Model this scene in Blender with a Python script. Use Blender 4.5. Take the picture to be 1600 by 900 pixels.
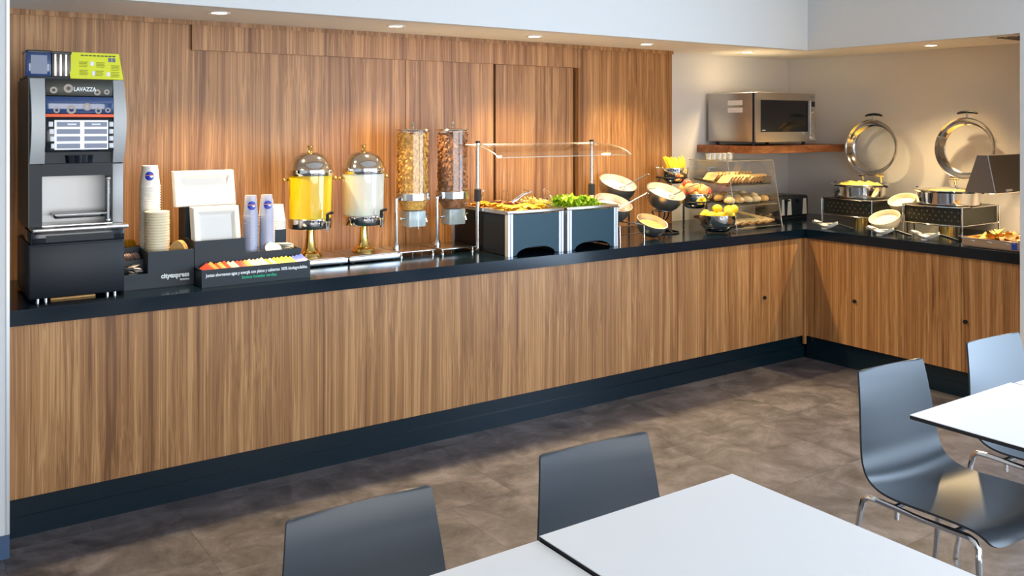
import bpy, bmesh, math, random
from mathutils import Matrix, Vector
random.seed(7)
PI = math.pi
scene = bpy.context.scene
for o in list(bpy.data.objects): bpy.data.objects.remove(o)
COL = scene.collection

# ---------------------------------------------------------------- camera
cam = bpy.data.cameras.new('camera'); co = bpy.data.objects.new('camera', cam); COL.objects.link(co)
cam.sensor_width = 36; cam.lens = 36*1396/1600; cam.shift_y = -(450-195)/1600; cam.clip_start = .05
co.location = (0, 0, 1.625); co.rotation_euler = (PI/2, 0, math.radians(55.5-90))
scene.camera = co
# ---------------------------------------------------------------- light and exposure
scene.view_settings.view_transform = 'Standard'; scene.view_settings.look = 'None'
scene.view_settings.exposure = 0.32; scene.view_settings.gamma = 1; scene.view_settings.use_curve_mapping = False
w = bpy.data.worlds.new('sky'); scene.world = w; w.use_nodes = True
w.node_tree.nodes['Background'].inputs[0].default_value = (.55, .72, 1, 1)
w.node_tree.nodes['Background'].inputs[1].default_value = 1.0
def area(name, loc, rot, sx, sy, power, col):
    l = bpy.data.lights.new(name, 'AREA'); l.shape = 'RECTANGLE'; l.size = sx; l.size_y = sy
    l.energy = power; l.color = col
    o = bpy.data.objects.new(name, l); COL.objects.link(o); o.location = loc; o.rotation_euler = rot; return o
# daylight in the two window openings of the dining room (right wall and the wall behind)
area('window_light_right', (5.10, -.55, 1.35), (0, PI/2, 0), 2.1, 4.4, 225, (.60, .78, 1))
area('window_light_back', (1.6, -3.56, 1.4), (PI/2, 0, 0), 5.6, 2.0, 185, (1, .985, .95))
SPOT_W = 128; SPOT_COL = (1, .74, .40)
DOWNLIGHTS = [(1.28, 4.36), (2.25, 4.40), (3.21, 4.43), (4.14, 4.43), (5.22, 4.50), (5.80, 3.40)]

# ---------------------------------------------------------------- materials
M = {}
def nt(name):
    m = bpy.data.materials.new(name); m.use_nodes = True; M[name] = m
    return m, m.node_tree.nodes, m.node_tree.links, m.node_tree.nodes['Principled BSDF']
def pm(name, col, rough=.5, metal=0, coat=0, spec=.5, bump=0, bscale=200, var=0, vscale=8, trans=0, sss=0, emit=None, estr=0):
    m, n, l, b = nt(name)
    b.inputs['Base Color'].default_value = (*col, 1); b.inputs['Roughness'].default_value = rough
    b.inputs['Metallic'].default_value = metal; b.inputs['Coat Weight'].default_value = coat
    b.inputs['Specular IOR Level'].default_value = spec; b.inputs['Transmission Weight'].default_value = trans
    if sss: b.inputs['Subsurface Weight'].default_value = sss; b.inputs['Subsurface Scale'].default_value = .04
    if emit: b.inputs['Emission Color'].default_value = (*emit, 1); b.inputs['Emission Strength'].default_value = estr
    if bump or var:
        tc = n.new('ShaderNodeTexCoord')
        if var:
            t = n.new('ShaderNodeTexNoise'); t.inputs['Scale'].default_value = vscale; t.inputs['Detail'].default_value = 4
            l.new(tc.outputs['Object'], t.inputs['Vector'])
            r = n.new('ShaderNodeValToRGB'); r.color_ramp.elements[0].position = .3; r.color_ramp.elements[1].position = .7
            r.color_ramp.elements[0].color = (*[max(0, c*(1-var)) for c in col], 1)
            r.color_ramp.elements[1].color = (*[min(1, c*(1+var)) for c in col], 1)
            l.new(t.outputs['Fac'], r.inputs['Fac']); l.new(r.outputs['Color'], b.inputs['Base Color'])
        if bump:
            t = n.new('ShaderNodeTexNoise'); t.inputs['Scale'].default_value = bscale; t.inputs['Detail'].default_value = 3
            l.new(tc.outputs['Object'], t.inputs['Vector'])
            bp = n.new('ShaderNodeBump'); bp.inputs['Strength'].default_value = bump; bp.inputs['Distance'].default_value = .002
            l.new(t.outputs['Fac'], bp.inputs['Height']); l.new(bp.outputs['Normal'], b.inputs['Normal'])
    return m
def wood(name, scale, stops, rough=.45):
    # long streaks along the axis with the small scale: broad figure + fine pores, both gently wandering
    m, n, l, b = nt(name)
    tc = n.new('ShaderNodeTexCoord')
    def mapped(k, zk=1):
        mp = n.new('ShaderNodeMapping'); mn = min(scale)
        mp.inputs['Scale'].default_value = tuple(v*(zk if v == mn else k) for v in scale); l.new(tc.outputs['Object'], mp.inputs['Vector']); return mp
    low = n.new('ShaderNodeTexNoise'); low.inputs['Scale'].default_value = 1.0; low.inputs['Detail'].default_value = 2; l.new(mapped(.10, 4).outputs[0], low.inputs['Vector'])
    def streak(k, zk, amp, detail, rg):
        mp = mapped(k, zk); ml = n.new('ShaderNodeVectorMath'); ml.operation = 'MULTIPLY_ADD'; ml.inputs[1].default_value = (amp, amp, amp)
        l.new(low.outputs['Color'], ml.inputs[0]); l.new(mp.outputs[0], ml.inputs[2])
        t = n.new('ShaderNodeTexNoise'); t.inputs['Scale'].default_value = 1; t.inputs['Detail'].default_value = detail; t.inputs['Roughness'].default_value = rg
        l.new(ml.outputs[0], t.inputs['Vector']); return t
    t1 = streak(1, 1, 2.2, 3, .6); t2 = streak(4.5, 2.0, 5.0, 3, .55)
    mx = n.new('ShaderNodeMath'); mx.operation = 'MULTIPLY_ADD'; mx.inputs[1].default_value = .42; ad = n.new('ShaderNodeMath'); ad.operation = 'MULTIPLY'; ad.inputs[1].default_value = .58
    l.new(t1.outputs['Fac'], ad.inputs[0]); l.new(t2.outputs['Fac'], mx.inputs[0]); l.new(ad.outputs[0], mx.inputs[2])
    r = n.new('ShaderNodeValToRGB'); e = r.color_ramp.elements
    while len(e) < len(stops): e.new(.5)
    for k, (p, c) in enumerate(stops): e[k].position = p; e[k].color = (*c, 1)
    l.new(mx.outputs[0], r.inputs['Fac']); l.new(r.outputs['Color'], b.inputs['Base Color'])
    b.inputs['Roughness'].default_value = rough
    bp = n.new('ShaderNodeBump'); bp.inputs['Strength'].default_value = .10; bp.inputs['Distance'].default_value = .001
    l.new(t2.outputs['Fac'], bp.inputs['Height']); l.new(bp.outputs['Normal'], b.inputs['Normal'])
    return m
WS = [(.38, (.165, .064, .018)), (.445, (.34, .154, .049)), (.475, (.23, .097, .029)), (.505, (.43, .210, .074)), (.535, (.31, .138, .045)), (.57, (.53, .282, .112)), (.63, (.38, .178, .062))]
wood('walnut_panel', (24, 24, .13), WS)
wood('walnut_shelf', (.8, 22, 22), [(p, (c[0]*.85, c[1]*.62, c[2]*.5)) for p, c in WS], .4)
pm('paint_white', (.64, .645, .635), .7, bump=.05, bscale=400)
pm('paint_grey', (.66, .635, .60), .7, bump=.05, bscale=400)
pm('ceiling_paint', (.74, .73, .71), .8)
pm('black_stone', (.003, .010, .018), .15, spec=.36, bump=.01, bscale=300)
pm('black_kick', (.003, .012, .020), .25, spec=.42)
pm('void_dark', (.012, .006, .004), .8)
pm('base_blue', (.05, .09, .17), .5)
pm('grout', (.075, .066, .063), .9)
pm('lam_white', (.83, .83, .83), .38, spec=.4)
pm('lam_core', (.02, .02, .022), .5)
pm('chair_plastic', (.028, .035, .044), .31, spec=.46)
pm('chrome', (.80, .79, .78), .07, 1)
pm('steel_polished', (.55, .53, .51), .12, 1)
pm('steel_soft', (.64, .63, .62), .33, 1)
pm('steel', (.62, .61, .60), .22, 1)
pm('steel_satin', (.36, .355, .35), .42, .8)
pm('steel_brushed', (.50, .49, .48), .34, 1, bump=.03, bscale=500)
pm('silver_paint', (.34, .35, .355), .42, .35)
pm('alu', (.62, .65, .68), .38, .55)
pm('goldtone', (.80, .55, .17), .16, 1)  # pedestals' gold is the warm wood's reflection, put into the base colour
pm('black_plastic', (.007, .010, .015), .42, spec=.3)
pm('black_gloss', (.006, .009, .014), .10, spec=.45)
pm('black_rubber', (.015, .015, .015), .6)
pm('organizer', (.013, .021, .029), .45, spec=.35)
pm('well_panel', (.006, .044, .068), .42, spec=.35)
pm('stand_dark', (.030, .032, .026), .35, .5)
pm('hood_metal', (.19, .165, .145), .42, .75)
pm('paper_white', (.84, .81, .75), .7)
pm('cream', (.80, .69, .48), .65)
pm('kraft', (.60, .33, .11), .75, var=.15, vscale=60)
pm('logo_blue', (.010, .030, .42), .4)
pm('logo_orange', (.85, .30, .10), .5)
pm('text_white', (.85, .87, .88), .6)
pm('text_green', (.01, .42, .20), .6)
pm('sign_yellow', (.78, .80, .04), .35, spec=.6)
pm('sign_ink', (.36, .38, .02), .6)
pm('sign_dark', (.07, .07, .04), .6)
pm('hopper_blue', (.015, .05, .16), .08, coat=.5)
pm('hopper_bean', (.10, .075, .06), .3)
pm('orange_strip', (.85, .10, .02), .35)
pm('label_plate', (.72, .74, .80), .3, emit=(.7, .78, 1), estr=.35)
pm('label_ink', (.16, .19, .27), .35)
pm('button_white', (.72, .72, .72), .35)
pm('juice_orange', (.95, .60, .006), .3, sss=.6)
pm('milk_white', (.86, .82, .70), .3, sss=.6)
pm('corn_flake', (.84, .45, .095), .6, var=.25, vscale=40)
pm('choco_flake', (.36, .16, .070), .6, var=.4, vscale=40)
pm('valve_grey', (.52, .60, .60), .2)
pm('yogurt', (.84, .78, .66), .35)
pm('yogurt_pink', (.78, .52, .42), .35)
pm('yogurt_cream', (.84, .74, .52), .35)
pm('granola', (.72, .40, .10), .8, var=.4, vscale=90)
pm('banana', (.80, .56, .02), .45, var=.12, vscale=25)
pm('banana_tip', (.16, .10, .03), .7)
pm('apple_red', (.62, .10, .05), .3, var=.45, vscale=14)
pm('apple_gold', (.80, .40, .14), .3, var=.3, vscale=14)
pm('lemon', (.84, .60, .03), .45, bump=.2, bscale=150)
pm('toast', (.78, .53, .24), .85, var=.12, vscale=30)
pm('crust', (.36, .15, .035), .8)
pm('pastry', (.66, .38, .12), .6, var=.35, vscale=30)
pm('flatbread', (.80, .60, .32), .85, var=.15, vscale=30)
pm('tray_dark', (.03, .025, .02), .4)
pm('melon', (.86, .56, .035), .35, sss=.1, var=.15, vscale=25)
pm('papaya', (.84, .34, .02), .35, sss=.1, var=.15, vscale=25)
pm('ham', (.74, .34, .18), .45, var=.25, vscale=25)
pm('cheese', (.86, .66, .16), .5)
pm('onion', (.72, .50, .40), .5, var=.2, vscale=30)
pm('lettuce', (.34, .56, .025), .45, var=.4, vscale=20)
pm('egg', (.86, .60, .12), .5, var=.25, vscale=45)
pm('bean_stew', (.76, .40, .10), .4, var=.25, vscale=40)
pm('chip', (.80, .42, .035), .6, var=.3, vscale=18)
pm('ceramic', (.80, .77, .72), .25)
pm('pack_red', (.62, .06, .03), .4); pm('pack_orange', (.80, .34, .08), .4); pm('pack_cream', (.82, .72, .50), .4)
pm('pack_yellow', (.82, .60, .03), .4); pm('pack_blue', (.02, .08, .55), .4); pm('pack_pink', (.72, .55, .56), .45)
pm('pack_white', (.78, .72, .70), .5, var=.12, vscale=60)
pm('heat_glow', (1, .6, .3), .5, emit=(1, .6, .3), estr=6)
pm('lens_glow', (1, .9, .75), .5, emit=(1, .80, .55), estr=14)
def floor_mat():
    m, n, l, b = nt('stone_tile')
    tc = n.new('ShaderNodeTexCoord'); oi = n.new('ShaderNodeObjectInfo')
    add = n.new('ShaderNodeVectorMath'); add.operation = 'MULTIPLY_ADD'; add.inputs[1].default_value = (40, 40, 0)
    cmb = n.new('ShaderNodeCombineXYZ'); l.new(oi.outputs['Random'], cmb.inputs[0]); l.new(oi.outputs['Random'], cmb.inputs[1])
    l.new(cmb.outputs[0], add.inputs[0]); l.new(tc.outputs['Object'], add.inputs[2])
    t1 = n.new('ShaderNodeTexNoise'); t1.inputs['Scale'].default_value = 4.6; t1.inputs['Detail'].default_value = 10; t1.inputs['Roughness'].default_value = .72; t1.inputs['Distortion'].default_value = .5
    l.new(add.outputs[0], t1.inputs['Vector'])
    r = n.new('ShaderNodeValToRGB'); e = r.color_ramp.elements
    e[0].position = .34; e[0].color = (.034, .031, .036, 1); e[1].position = .66; e[1].color = (.165, .150, .158, 1)
    x = e.new(.5); x.color = (.090, .081, .086, 1)
    l.new(t1.outputs['Fac'], r.inputs['Fac']); l.new(r.outputs['Color'], b.inputs['Base Color'])
    b.inputs['Roughness'].default_value = .42; b.inputs['Specular IOR Level'].default_value = .4
    t2 = n.new('ShaderNodeTexNoise'); t2.inputs['Scale'].default_value = 40; t2.inputs['Detail'].default_value = 5
    l.new(add.outputs[0], t2.inputs['Vector'])
    bp = n.new('ShaderNodeBump'); bp.inputs['Strength'].default_value = .15; bp.inputs['Distance'].default_value = .003
    l.new(t2.outputs['Fac'], bp.inputs['Height']); l.new(bp.outputs['Normal'], b.inputs['Normal'])
floor_mat()
def clear_mat(name, tint=(.97, .98, .98), base=.03, rough=.02, gl=1.0):
    m = bpy.data.materials.new(name); m.use_nodes = True; M[name] = m
    n = m.node_tree.nodes; l = m.node_tree.links; n.clear()
    out = n.new('ShaderNodeOutputMaterial'); mix = n.new('ShaderNodeMixShader')
    tr = n.new('ShaderNodeBsdfTransparent'); tr.inputs[0].default_value = (*tint, 1)
    g = n.new('ShaderNodeBsdfGlossy'); g.inputs['Roughness'].default_value = rough; g.inputs[0].default_value = (gl, gl, gl, 1)
    f = n.new('ShaderNodeLayerWeight'); pw = n.new('ShaderNodeMath'); pw.operation = 'POWER'; pw.inputs[1].default_value = 5
    ma = n.new('ShaderNodeMath'); ma.operation = 'MULTIPLY_ADD'; ma.inputs[1].default_value = .8; ma.inputs[2].default_value = base+.025
    f.inputs[0].default_value = .5
    l.new(f.outputs['Facing'], pw.inputs[0]); l.new(pw.outputs[0], ma.inputs[0]); l.new(ma.outputs[0], mix.inputs[0])
    l.new(tr.outputs[0], mix.inputs[1]); l.new(g.outputs[0], mix.inputs[2]); l.new(mix.outputs[0], out.inputs[0])
clear_mat('acrylic', base=.02); clear_mat('clear_edge', (.86, .88, .88), base=.32, rough=.3)
clear_mat('glass', (.93, .95, .95), base=.02); pm('cup_clear', (.74, .76, .92), .2, spec=.6); M['cup_clear'].node_tree.nodes['Principled BSDF'].inputs['Alpha'].default_value = .30

# ---------------------------------------------------------------- mesh helpers
class MB:
    def __init__(s): s.bm = bmesh.new(); s.x = Matrix.Identity(4)
    def _app(s, verts, faces):
        vs = [s.bm.verts.new(s.x @ Vector(v)) for v in verts]
        for f in faces:
            try: s.bm.faces.new([vs[i] for i in f])
            except ValueError: pass
        return s
    def box(s, x0, x1, y0, y1, z0, z1, bev=0, seg=2):
        v = [(x, y, z) for x in (x0, x1) for y in (y0, y1) for z in (z0, z1)]
        f = [(0, 1, 3, 2), (4, 6, 7, 5), (0, 4, 5, 1), (2, 3, 7, 6), (0, 2, 6, 4), (1, 5, 7, 3)]
        if not bev: return s._app(v, f)
        t = bmesh.new(); vs = [t.verts.new(p) for p in v]
        for q in f: t.faces.new([vs[i] for i in q])
        bmesh.ops.bevel(t, geom=t.edges[:], offset=bev, segments=seg, profile=.5, affect='EDGES')
        t.verts.index_update()
        s._app([p.co[:] for p in t.verts], [[p.index for p in q.verts] for q in t.faces]); t.free(); return s
    def lathe(s, prof, n=32, c=(0, 0, 0)):
        v = []; f = []; k = len(prof)
        for i in range(n):
            a = 2*PI*i/n
            for r, z in prof: v.append((c[0]+r*math.cos(a), c[1]+r*math.sin(a), c[2]+z))
        for i in range(n):
            j = (i+1) % n
            for q in range(k-1):
                a, b, cc, d = i*k+q, j*k+q, j*k+q+1, i*k+q+1
                f.append((a, b, cc, d))
        s._app(v, f); bmesh.ops.remove_doubles(s.bm, verts=s.bm.verts[:], dist=1e-6); return s
    def cyl(s, c, r, z0, z1, n=24, r2=None):
        return s.lathe([(0, z0), (r, z0), (r2 if r2 is not None else r, z1), (0, z1)], n, c)
    def tube(s, pts, r, n=8, closed=False):
        P = [Vector(p) for p in pts]; m = len(P); rings = []; v = []; f = []
        up = None
        for i in range(m):
            if closed: t = P[(i+1) % m]-P[i-1]
            else: t = P[min(i+1, m-1)]-P[max(i-1, 0)]
            t.normalize()
            if up is None:
                up = t.orthogonal().normalized()
            else:
                up = (up - t*up.dot(t))
                up = up.normalized() if up.length > 1e-6 else t.orthogonal().normalized()
            sd = t.cross(up); rr = r[i] if isinstance(r, (list, tuple)) else r
            for k in range(n):
                a = 2*PI*k/n; v.append(tuple(P[i]+(up*math.cos(a)+sd*math.sin(a))*rr))
        for i in range(m if closed else m-1):
            j = (i+1) % m
            for k in range(n): f.append((i*n+k, i*n+(k+1) % n, j*n+(k+1) % n, j*n+k))
        if not closed: f.append(tuple(range(n))[::-1]); f.append(tuple((m-1)*n+k for k in range(n)))
        return s._app(v, f)
    def prism(s, poly, lo, hi, axis='z'):
        n = len(poly)
        def P(a, b, h): return {'z': (a, b, h), 'y': (a, h, b), 'x': (h, a, b)}[axis]
        v = [P(a, b, lo) for a, b in poly]+[P(a, b, hi) for a, b in poly]
        f = [tuple(range(n))[::-1], tuple(range(n, 2*n))]+[(i, (i+1) % n, n+(i+1) % n, n+i) for i in range(n)]
        return s._app(v, f)
    def sph(s, c, r, nu=16, nv=10, fn=None):
        if not isinstance(r, (tuple, list)): r = (r, r, r)
        v = [(0, 0, 1)]; f = []
        for j in range(1, nv):
            p = PI*j/nv
            for i in range(nu): v.append((math.sin(p)*math.cos(2*PI*i/nu), math.sin(p)*math.sin(2*PI*i/nu), math.cos(p)))
        v.append((0, 0, -1)); L = len(v)-1
        for i in range(nu): f.append((0, 1+i, 1+(i+1) % nu)); f.append((L, L-nu+(i+1) % nu, L-nu+i))
        for j in range(nv-2):
            for i in range(nu): a = 1+j*nu; f.append((a+i, a+nu+i, a+nu+(i+1) % nu, a+(i+1) % nu))
        if fn: v = [fn(Vector(p)) for p in v]
        return s._app([(c[0]+p[0]*r[0], c[1]+p[1]*r[1], c[2]+p[2]*r[2]) for p in v], f)
    def grid(s, fn, nu, nv):
        v = [fn(i/nu, j/nv) for i in range(nu+1) for j in range(nv+1)]
        f = [(i*(nv+1)+j, (i+1)*(nv+1)+j, (i+1)*(nv+1)+j+1, i*(nv+1)+j+1) for i in range(nu) for j in range(nv)]
        return s._app(v, f)
    def obj(s, name, mat, parent=None, ang=35, flip=True):
        if flip: bmesh.ops.recalc_face_normals(s.bm, faces=s.bm.faces[:])
        me = bpy.data.meshes.new(name); s.bm.to_mesh(me); s.bm.free()
        me.materials.append(M[mat])
        me.shade_smooth(); me.set_sharp_from_angle(angle=math.radians(ang))
        o = bpy.data.objects.new(name, me); COL.objects.link(o)
        if parent: o.parent = parent
        return o
def B(*a, **k): return MB().box(*a, **k)
def tag(o, label=None, cat=None, group=None, kind=None):
    if label: o['label'] = label
    if cat: o['category'] = cat
    if group: o['group'] = group
    if kind: o['kind'] = kind
    return o
def thing(name, label, cat, loc=(0, 0, 0), rz=0, group=None):
    o = bpy.data.objects.new(name, None); COL.objects.link(o); o.location = loc; o.rotation_euler = (0, 0, rz)
    o.empty_display_size = .05
    return tag(o, label, cat, group)
def struct(o): o['kind'] = 'structure'; return o
def dup(o, parent=None):
    c = o.copy(); COL.objects.link(c); c.parent = parent
    for ch in o.children: dup(ch, c)
    return c
def text(name, s, size, mat, parent, mtx, extrude=.0006, bold=0, align='LEFT', width=None):
    cu = bpy.data.curves.new(name, 'FONT'); cu.body = s; cu.size = size; cu.extrude = extrude; cu.offset = bold; cu.align_x = align
    cu.resolution_u = 3
    t = bpy.data.objects.new(name, cu); COL.objects.link(t)
    dg = bpy.context.evaluated_depsgraph_get()
    me = bpy.data.meshes.new_from_object(t.evaluated_get(dg)); bpy.data.objects.remove(t); bpy.data.curves.remove(cu)
    if width and me.vertices:
        xs = [v.co.x for v in me.vertices]; k = width/(max(xs)-min(xs))
        for v in me.vertices: v.co.x *= k
    me.materials.clear(); me.materials.append(M[mat])
    o = bpy.data.objects.new(name, me); COL.objects.link(o); o.parent = parent; o.matrix_local = mtx
    return o
from mathutils.bvhtree import BVHTree
class Pile:
    """Lays loose pieces one by one on what is already there, so that they rest on each other instead of passing through."""
    def __init__(s, *obst):
        bpy.context.view_layer.update(); s.items = []
        for o in obst: s.add(o)
    def _tree(s, me, mtx):
        vs = [mtx @ v.co for v in me.vertices]
        return BVHTree.FromPolygons(vs, [p.vertices[:] for p in me.polygons]), [min(v[i] for v in vs) for i in range(3)], [max(v[i] for v in vs) for i in range(3)]
    def add(s, o): s.items.append(s._tree(o.data, o.matrix_world))
    def free(s, meshes, M_):
        for me, lm in meshes:
            t, lo, hi = s._tree(me, M_ @ lm)
            for t2, lo2, hi2 in s.items:
                if all(lo[i] <= hi2[i] and lo2[i] <= hi[i] for i in range(3)) and t.overlap(t2): return False
        return True
    def lay(s, o, z0, z1, step=.003, shrink=1.0, sink=.0012, spots=None):
        # spots: other places to try; the piece takes the one where it comes to lie lowest
        parts = [(o.data, Matrix.Identity(4))] if o.type == 'MESH' else []
        parts += [(c.data, c.matrix_local.copy()) for c in o.children if c.type == 'MESH']
        L = o.location.copy(); RS = Matrix.LocRotScale(None, o.rotation_euler, o.scale); K = Matrix.Scale(shrink, 4); best = None
        for x, y in (spots or [(L.x, L.y)]):
            z = z0
            while z < (best[0] if best else z1) and not s.free(parts, T(x, y, z) @ RS @ K): z += step
            if best is None or z < best[0]: best = (z, x, y)
        z = best[0]; L.x, L.y = best[1:]
        o.location = (L.x, L.y, z-sink)
        for me, lm in parts: s.items.append(s._tree(me, T(L.x, L.y, z-sink) @ RS @ K @ lm))
def settle(n, rad, bx, by, bz, br, bh, seed, col=.6, its=700):
    """Round fruit settling into a bowl: centres that neither pass through each other nor through the bowl."""
    rnd = random.Random(seed)
    prof = [(br*.42*k/4, .0024) for k in range(5)]+[(br*(.42+.58*math.sin(a))-.0024, bh*(1-math.cos(a))) for a in [PI/2*k/12 for k in range(1, 13)]]
    P = [[rnd.uniform(-1, 1)*br*col, rnd.uniform(-1, 1)*br*col, bh*.4+k*rad*.55] for k in range(n)]
    for it in range(its):
        for p in P: p[2] -= .0007 if it < its-150 else .00015
        for i in range(n):
            for j in range(i):
                d = [P[i][k]-P[j][k] for k in range(3)]; L = math.sqrt(d[0]**2+d[1]**2+d[2]**2) or 1e-6
                if L < 2*rad:
                    q = (2*rad-L)/L*.5
                    for k in range(3): P[i][k] += d[k]*q; P[j][k] -= d[k]*q
        for p in P:
            for _ in range(2):
                rho = math.hypot(p[0], p[1]) or 1e-6
                a, b_ = min(prof, key=lambda q: (q[0]-rho)**2+(q[1]-p[2])**2); dx, dz = rho-a, p[2]-b_; L = math.hypot(dx, dz) or 1e-6
                if p[2] < bh and (rho > a+1e-4 or p[2] < b_-1e-4): dx, dz = -abs(dx)-1e-4, abs(dz)+1e-4; L = math.hypot(dx, dz); q = rad/L     # strayed through the wall: back inside
                elif L < rad: q = rad/L
                else: continue
                nr = max(0, a+dx*q); p[0] *= nr/rho; p[1] *= nr/rho; p[2] = b_+dz*q
            rho = math.hypot(p[0], p[1]) or 1e-6; lim = br-rad*.45
            if p[2] >= bh and rho > lim: p[0] *= lim/rho; p[1] *= lim/rho
    return [(bx+p[0], by+p[1], bz+p[2]) for p in P]
FRONT = Matrix.Rotation(PI/2, 4, 'X')          # text standing upright, facing -Y
def T(x, y, z): return Matrix.Translation((x, y, z))

# ================================================================= THE ROOM
CEIL = 2.75; YB = 4.864; XS = 6.15; ZA = 2.168; YW = 4.76; CT = .90
YF, XF = 3.968, 5.20                           # counter front edges
SY, SX = 3.84, 5.06                            # soffit and stub faces
fl = struct(B(-3.6, 6.3, -3.7, 4.95, -.05, -.003).obj('floor', 'grout'))
tm = B(-.3196, .3196, -.3196, .3196, -.004, 0).obj('tile', 'stone_tile', fl)
first = True
for j in range(-6, 2):
    y = 3.26-.32+.64*j+.64
    for i in range(-5, 8):
        x = .966+.32+.64*i+(.32 if j % 2 else 0)
        if x < -2.2 or y < -.6 or x > 5.4 or y > 4.3: continue
        if x > 5.2 and y < 1: continue
        t = tm if first else tm.copy()
        if not first: COL.objects.link(t)
        t.location = (x, y, 0); first = False
struct(B(-3.6, 5.2, -3.7, 3.9, CEIL, CEIL+.08).obj('ceiling', 'ceiling_paint'))
struct(B(.2, 6.3, YB, YB+.08, 0, 2.75).obj('wall_back', 'paint_grey'))
struct(B(XS, XS+.08, 2.3, YB, 0, 2.75).obj('wall_side', 'paint_grey'))
struct(B(-3.6, .34, SY, 4.94, 0, CEIL).obj('wall_left_stub', 'paint_white'))
struct(B(5.06, XS, 2.30, 2.455, 0, CEIL).obj('wall_right_stub', 'paint_white'))
b = struct(B(-3.6, .345, SY-.012, SY, 0, .085).obj('baseboard_left', 'base_blue'))
struct(B(.335, .346, SY-.004, SY+.03, .086, 2.126).obj('trim_1', 'alu'))
# soffit over the L-shaped counter: fascia boards and the lower ceiling behind them
m = MB().box(.34, SX+.06, SY, SY+.06, 2.127, CEIL).box(SX, SX+.06, 2.455, SY, 2.127, CEIL)
struct(m.obj('soffit_fascia', 'paint_white'))
m = MB().prism([(.34, SY+.06), (SX+.06, SY+.06), (SX+.06, 2.455), (XS, 2.455), (XS, YB), (.34, YB)], ZA, ZA+.05)
struct(m.obj('ceiling_alcove', 'ceiling_paint'))
# dining room walls behind the camera with their window openings
struct(MB().box(5.06, 5.16, -3.7, -2.8, 0, CEIL).box(5.06, 5.16, 1.7, 2.3, 0, CEIL).box(5.06, 5.16, -2.8, 1.7, 0, .25).box(5.06, 5.16, -2.8, 1.7, 2.45, CEIL).obj('wall_right', 'paint_white'))
struct(MB().box(-3.6, -1.25, -3.7, -3.6, 0, CEIL).box(4.45, 5.16, -3.7, -3.6, 0, CEIL).box(-1.25, 4.45, -3.7, -3.6, 0, .35).box(-1.25, 4.45, -3.7, -3.6, 2.45, CEIL).obj('wall_front', 'paint_white'))
struct(B(-3.7, -3.6, -3.7, 4.9, 0, CEIL).obj('wall_left', 'paint_white'))
w1 = struct(MB().box(5.07, 5.10, -2.8, 1.7, .25, .31).box(5.07, 5.10, -2.8, 1.7, 2.39, 2.45).obj('window_1', 'alu'))
for y in (-2.77, -1.3, .2, 1.67): B(5.07, 5.098, y-.03, y+.03, .31, 2.39).obj('window_frame', 'alu', w1)
w2 = struct(MB().box(-1.25, 4.45, -3.64, -3.61, .35, .41).box(-1.25, 4.45, -3.64, -3.61, 2.39, 2.45).obj('window_2', 'alu'))
for x in (-1.22, .65, 2.55, 4.42): B(x-.03, x+.03, -3.638, -3.612, .41, 2.39).obj('window_frame', 'alu', w2)

# ---- walnut wall panelling with sliding doors
wp = tag(thing('wall_panelling', 'walnut veneer wall panelling with sliding doors behind the buffet counter', 'panelling', (0, YW, 0)))
XR = 4.703
B(.342, 1.252, 0, .10, CT, 2.143).obj('panel', 'walnut_panel', wp)
B(3.82, XR, 0, .10, CT, 2.143).obj('panel', 'walnut_panel', wp)
B(.342, XR+.004, -.012, .10, 2.143, ZA).obj('top_trim', 'walnut_panel', wp)
B(1.252, 3.82, -.022, .10, 2.012, 2.143).obj('header', 'walnut_panel', wp)
B(1.252, 3.82, .085, .10, CT, 2.012).obj('backing', 'void_dark', wp)
B(1.2535, 2.500, .004, .03, CT, 2.012).obj('sliding_door', 'walnut_panel', wp)
B(2.504, 3.130, .004, .03, CT, 2.012).obj('sliding_door', 'walnut_panel', wp)
B(3.157, 3.787, .016, .045, CT, 2.012).obj('sliding_door', 'walnut_panel', wp)

# ---- counter: continuous worktop and cabinet units
m = MB().prism([(.342, YF), (XF, YF), (XF, 2.456), (XS-.001, 2.456), (XS-.001, YB-.001), (XR+.002, YB-.001), (XR+.002, YW+.001), (.342, YW+.001)], .838, CT)
bmesh.ops.bevel(m.bm, geom=[e for e in m.bm.edges if all(abs(v.co.z-CT) < 1e-4 for v in e.verts)], offset=.003, segments=2, affect='EDGES')
tag(m.obj('countertop', 'black_stone'), 'glossy black stone L-shaped buffet worktop', 'countertop')
WB = .157
def cabinet(label, x0, x1, axis):
    c = thing('counter_cabinet', label, 'cabinet'); return c
c = cabinet('long walnut buffet counter front without doors below the black worktop', 0, 0, 'x')
B(.342, 4.44, 4.06, 4.80, WB, .838).obj('body', 'void_dark', c)
B(.342, 4.447, 3.985, 4.06, WB, .838).obj('front_panel', 'walnut_panel', c)
B(.342, 4.449, 4.012, 4.80, .078, WB).obj('recess_rail', 'black_kick', c)
B(.342, 4.449, 4.000, 4.80, 0, .078).obj('kick_plate', 'black_kick', c)
c = cabinet('short walnut cabinet with one keyed door beside the inner corner of the counter', 0, 0, 'x')
B(4.451, 5.20, 4.06, 4.80, WB, .838).obj('body', 'void_dark', c)
d = B(4.451, 4.830, 3.985, 4.06, WB, .838).obj('door', 'walnut_panel', c)
m = MB(); m.x = T(4.793, 3.986, .465) @ Matrix.Rotation(PI/2, 4, 'X'); m.cyl((0, 0, 0), .012, 0, .012, 16).obj('lock', 'black_plastic', d)
B(4.833, 5.214, 3.985, 4.06, WB, .838).obj('fixed_panel', 'walnut_panel', c)
B(4.449, 5.225, 4.012, 4.80, .078, WB).obj('recess_rail', 'black_kick', c)
B(4.449, 5.235, 4.000, 4.80, 0, .078).obj('kick_plate', 'black_kick', c)
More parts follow.
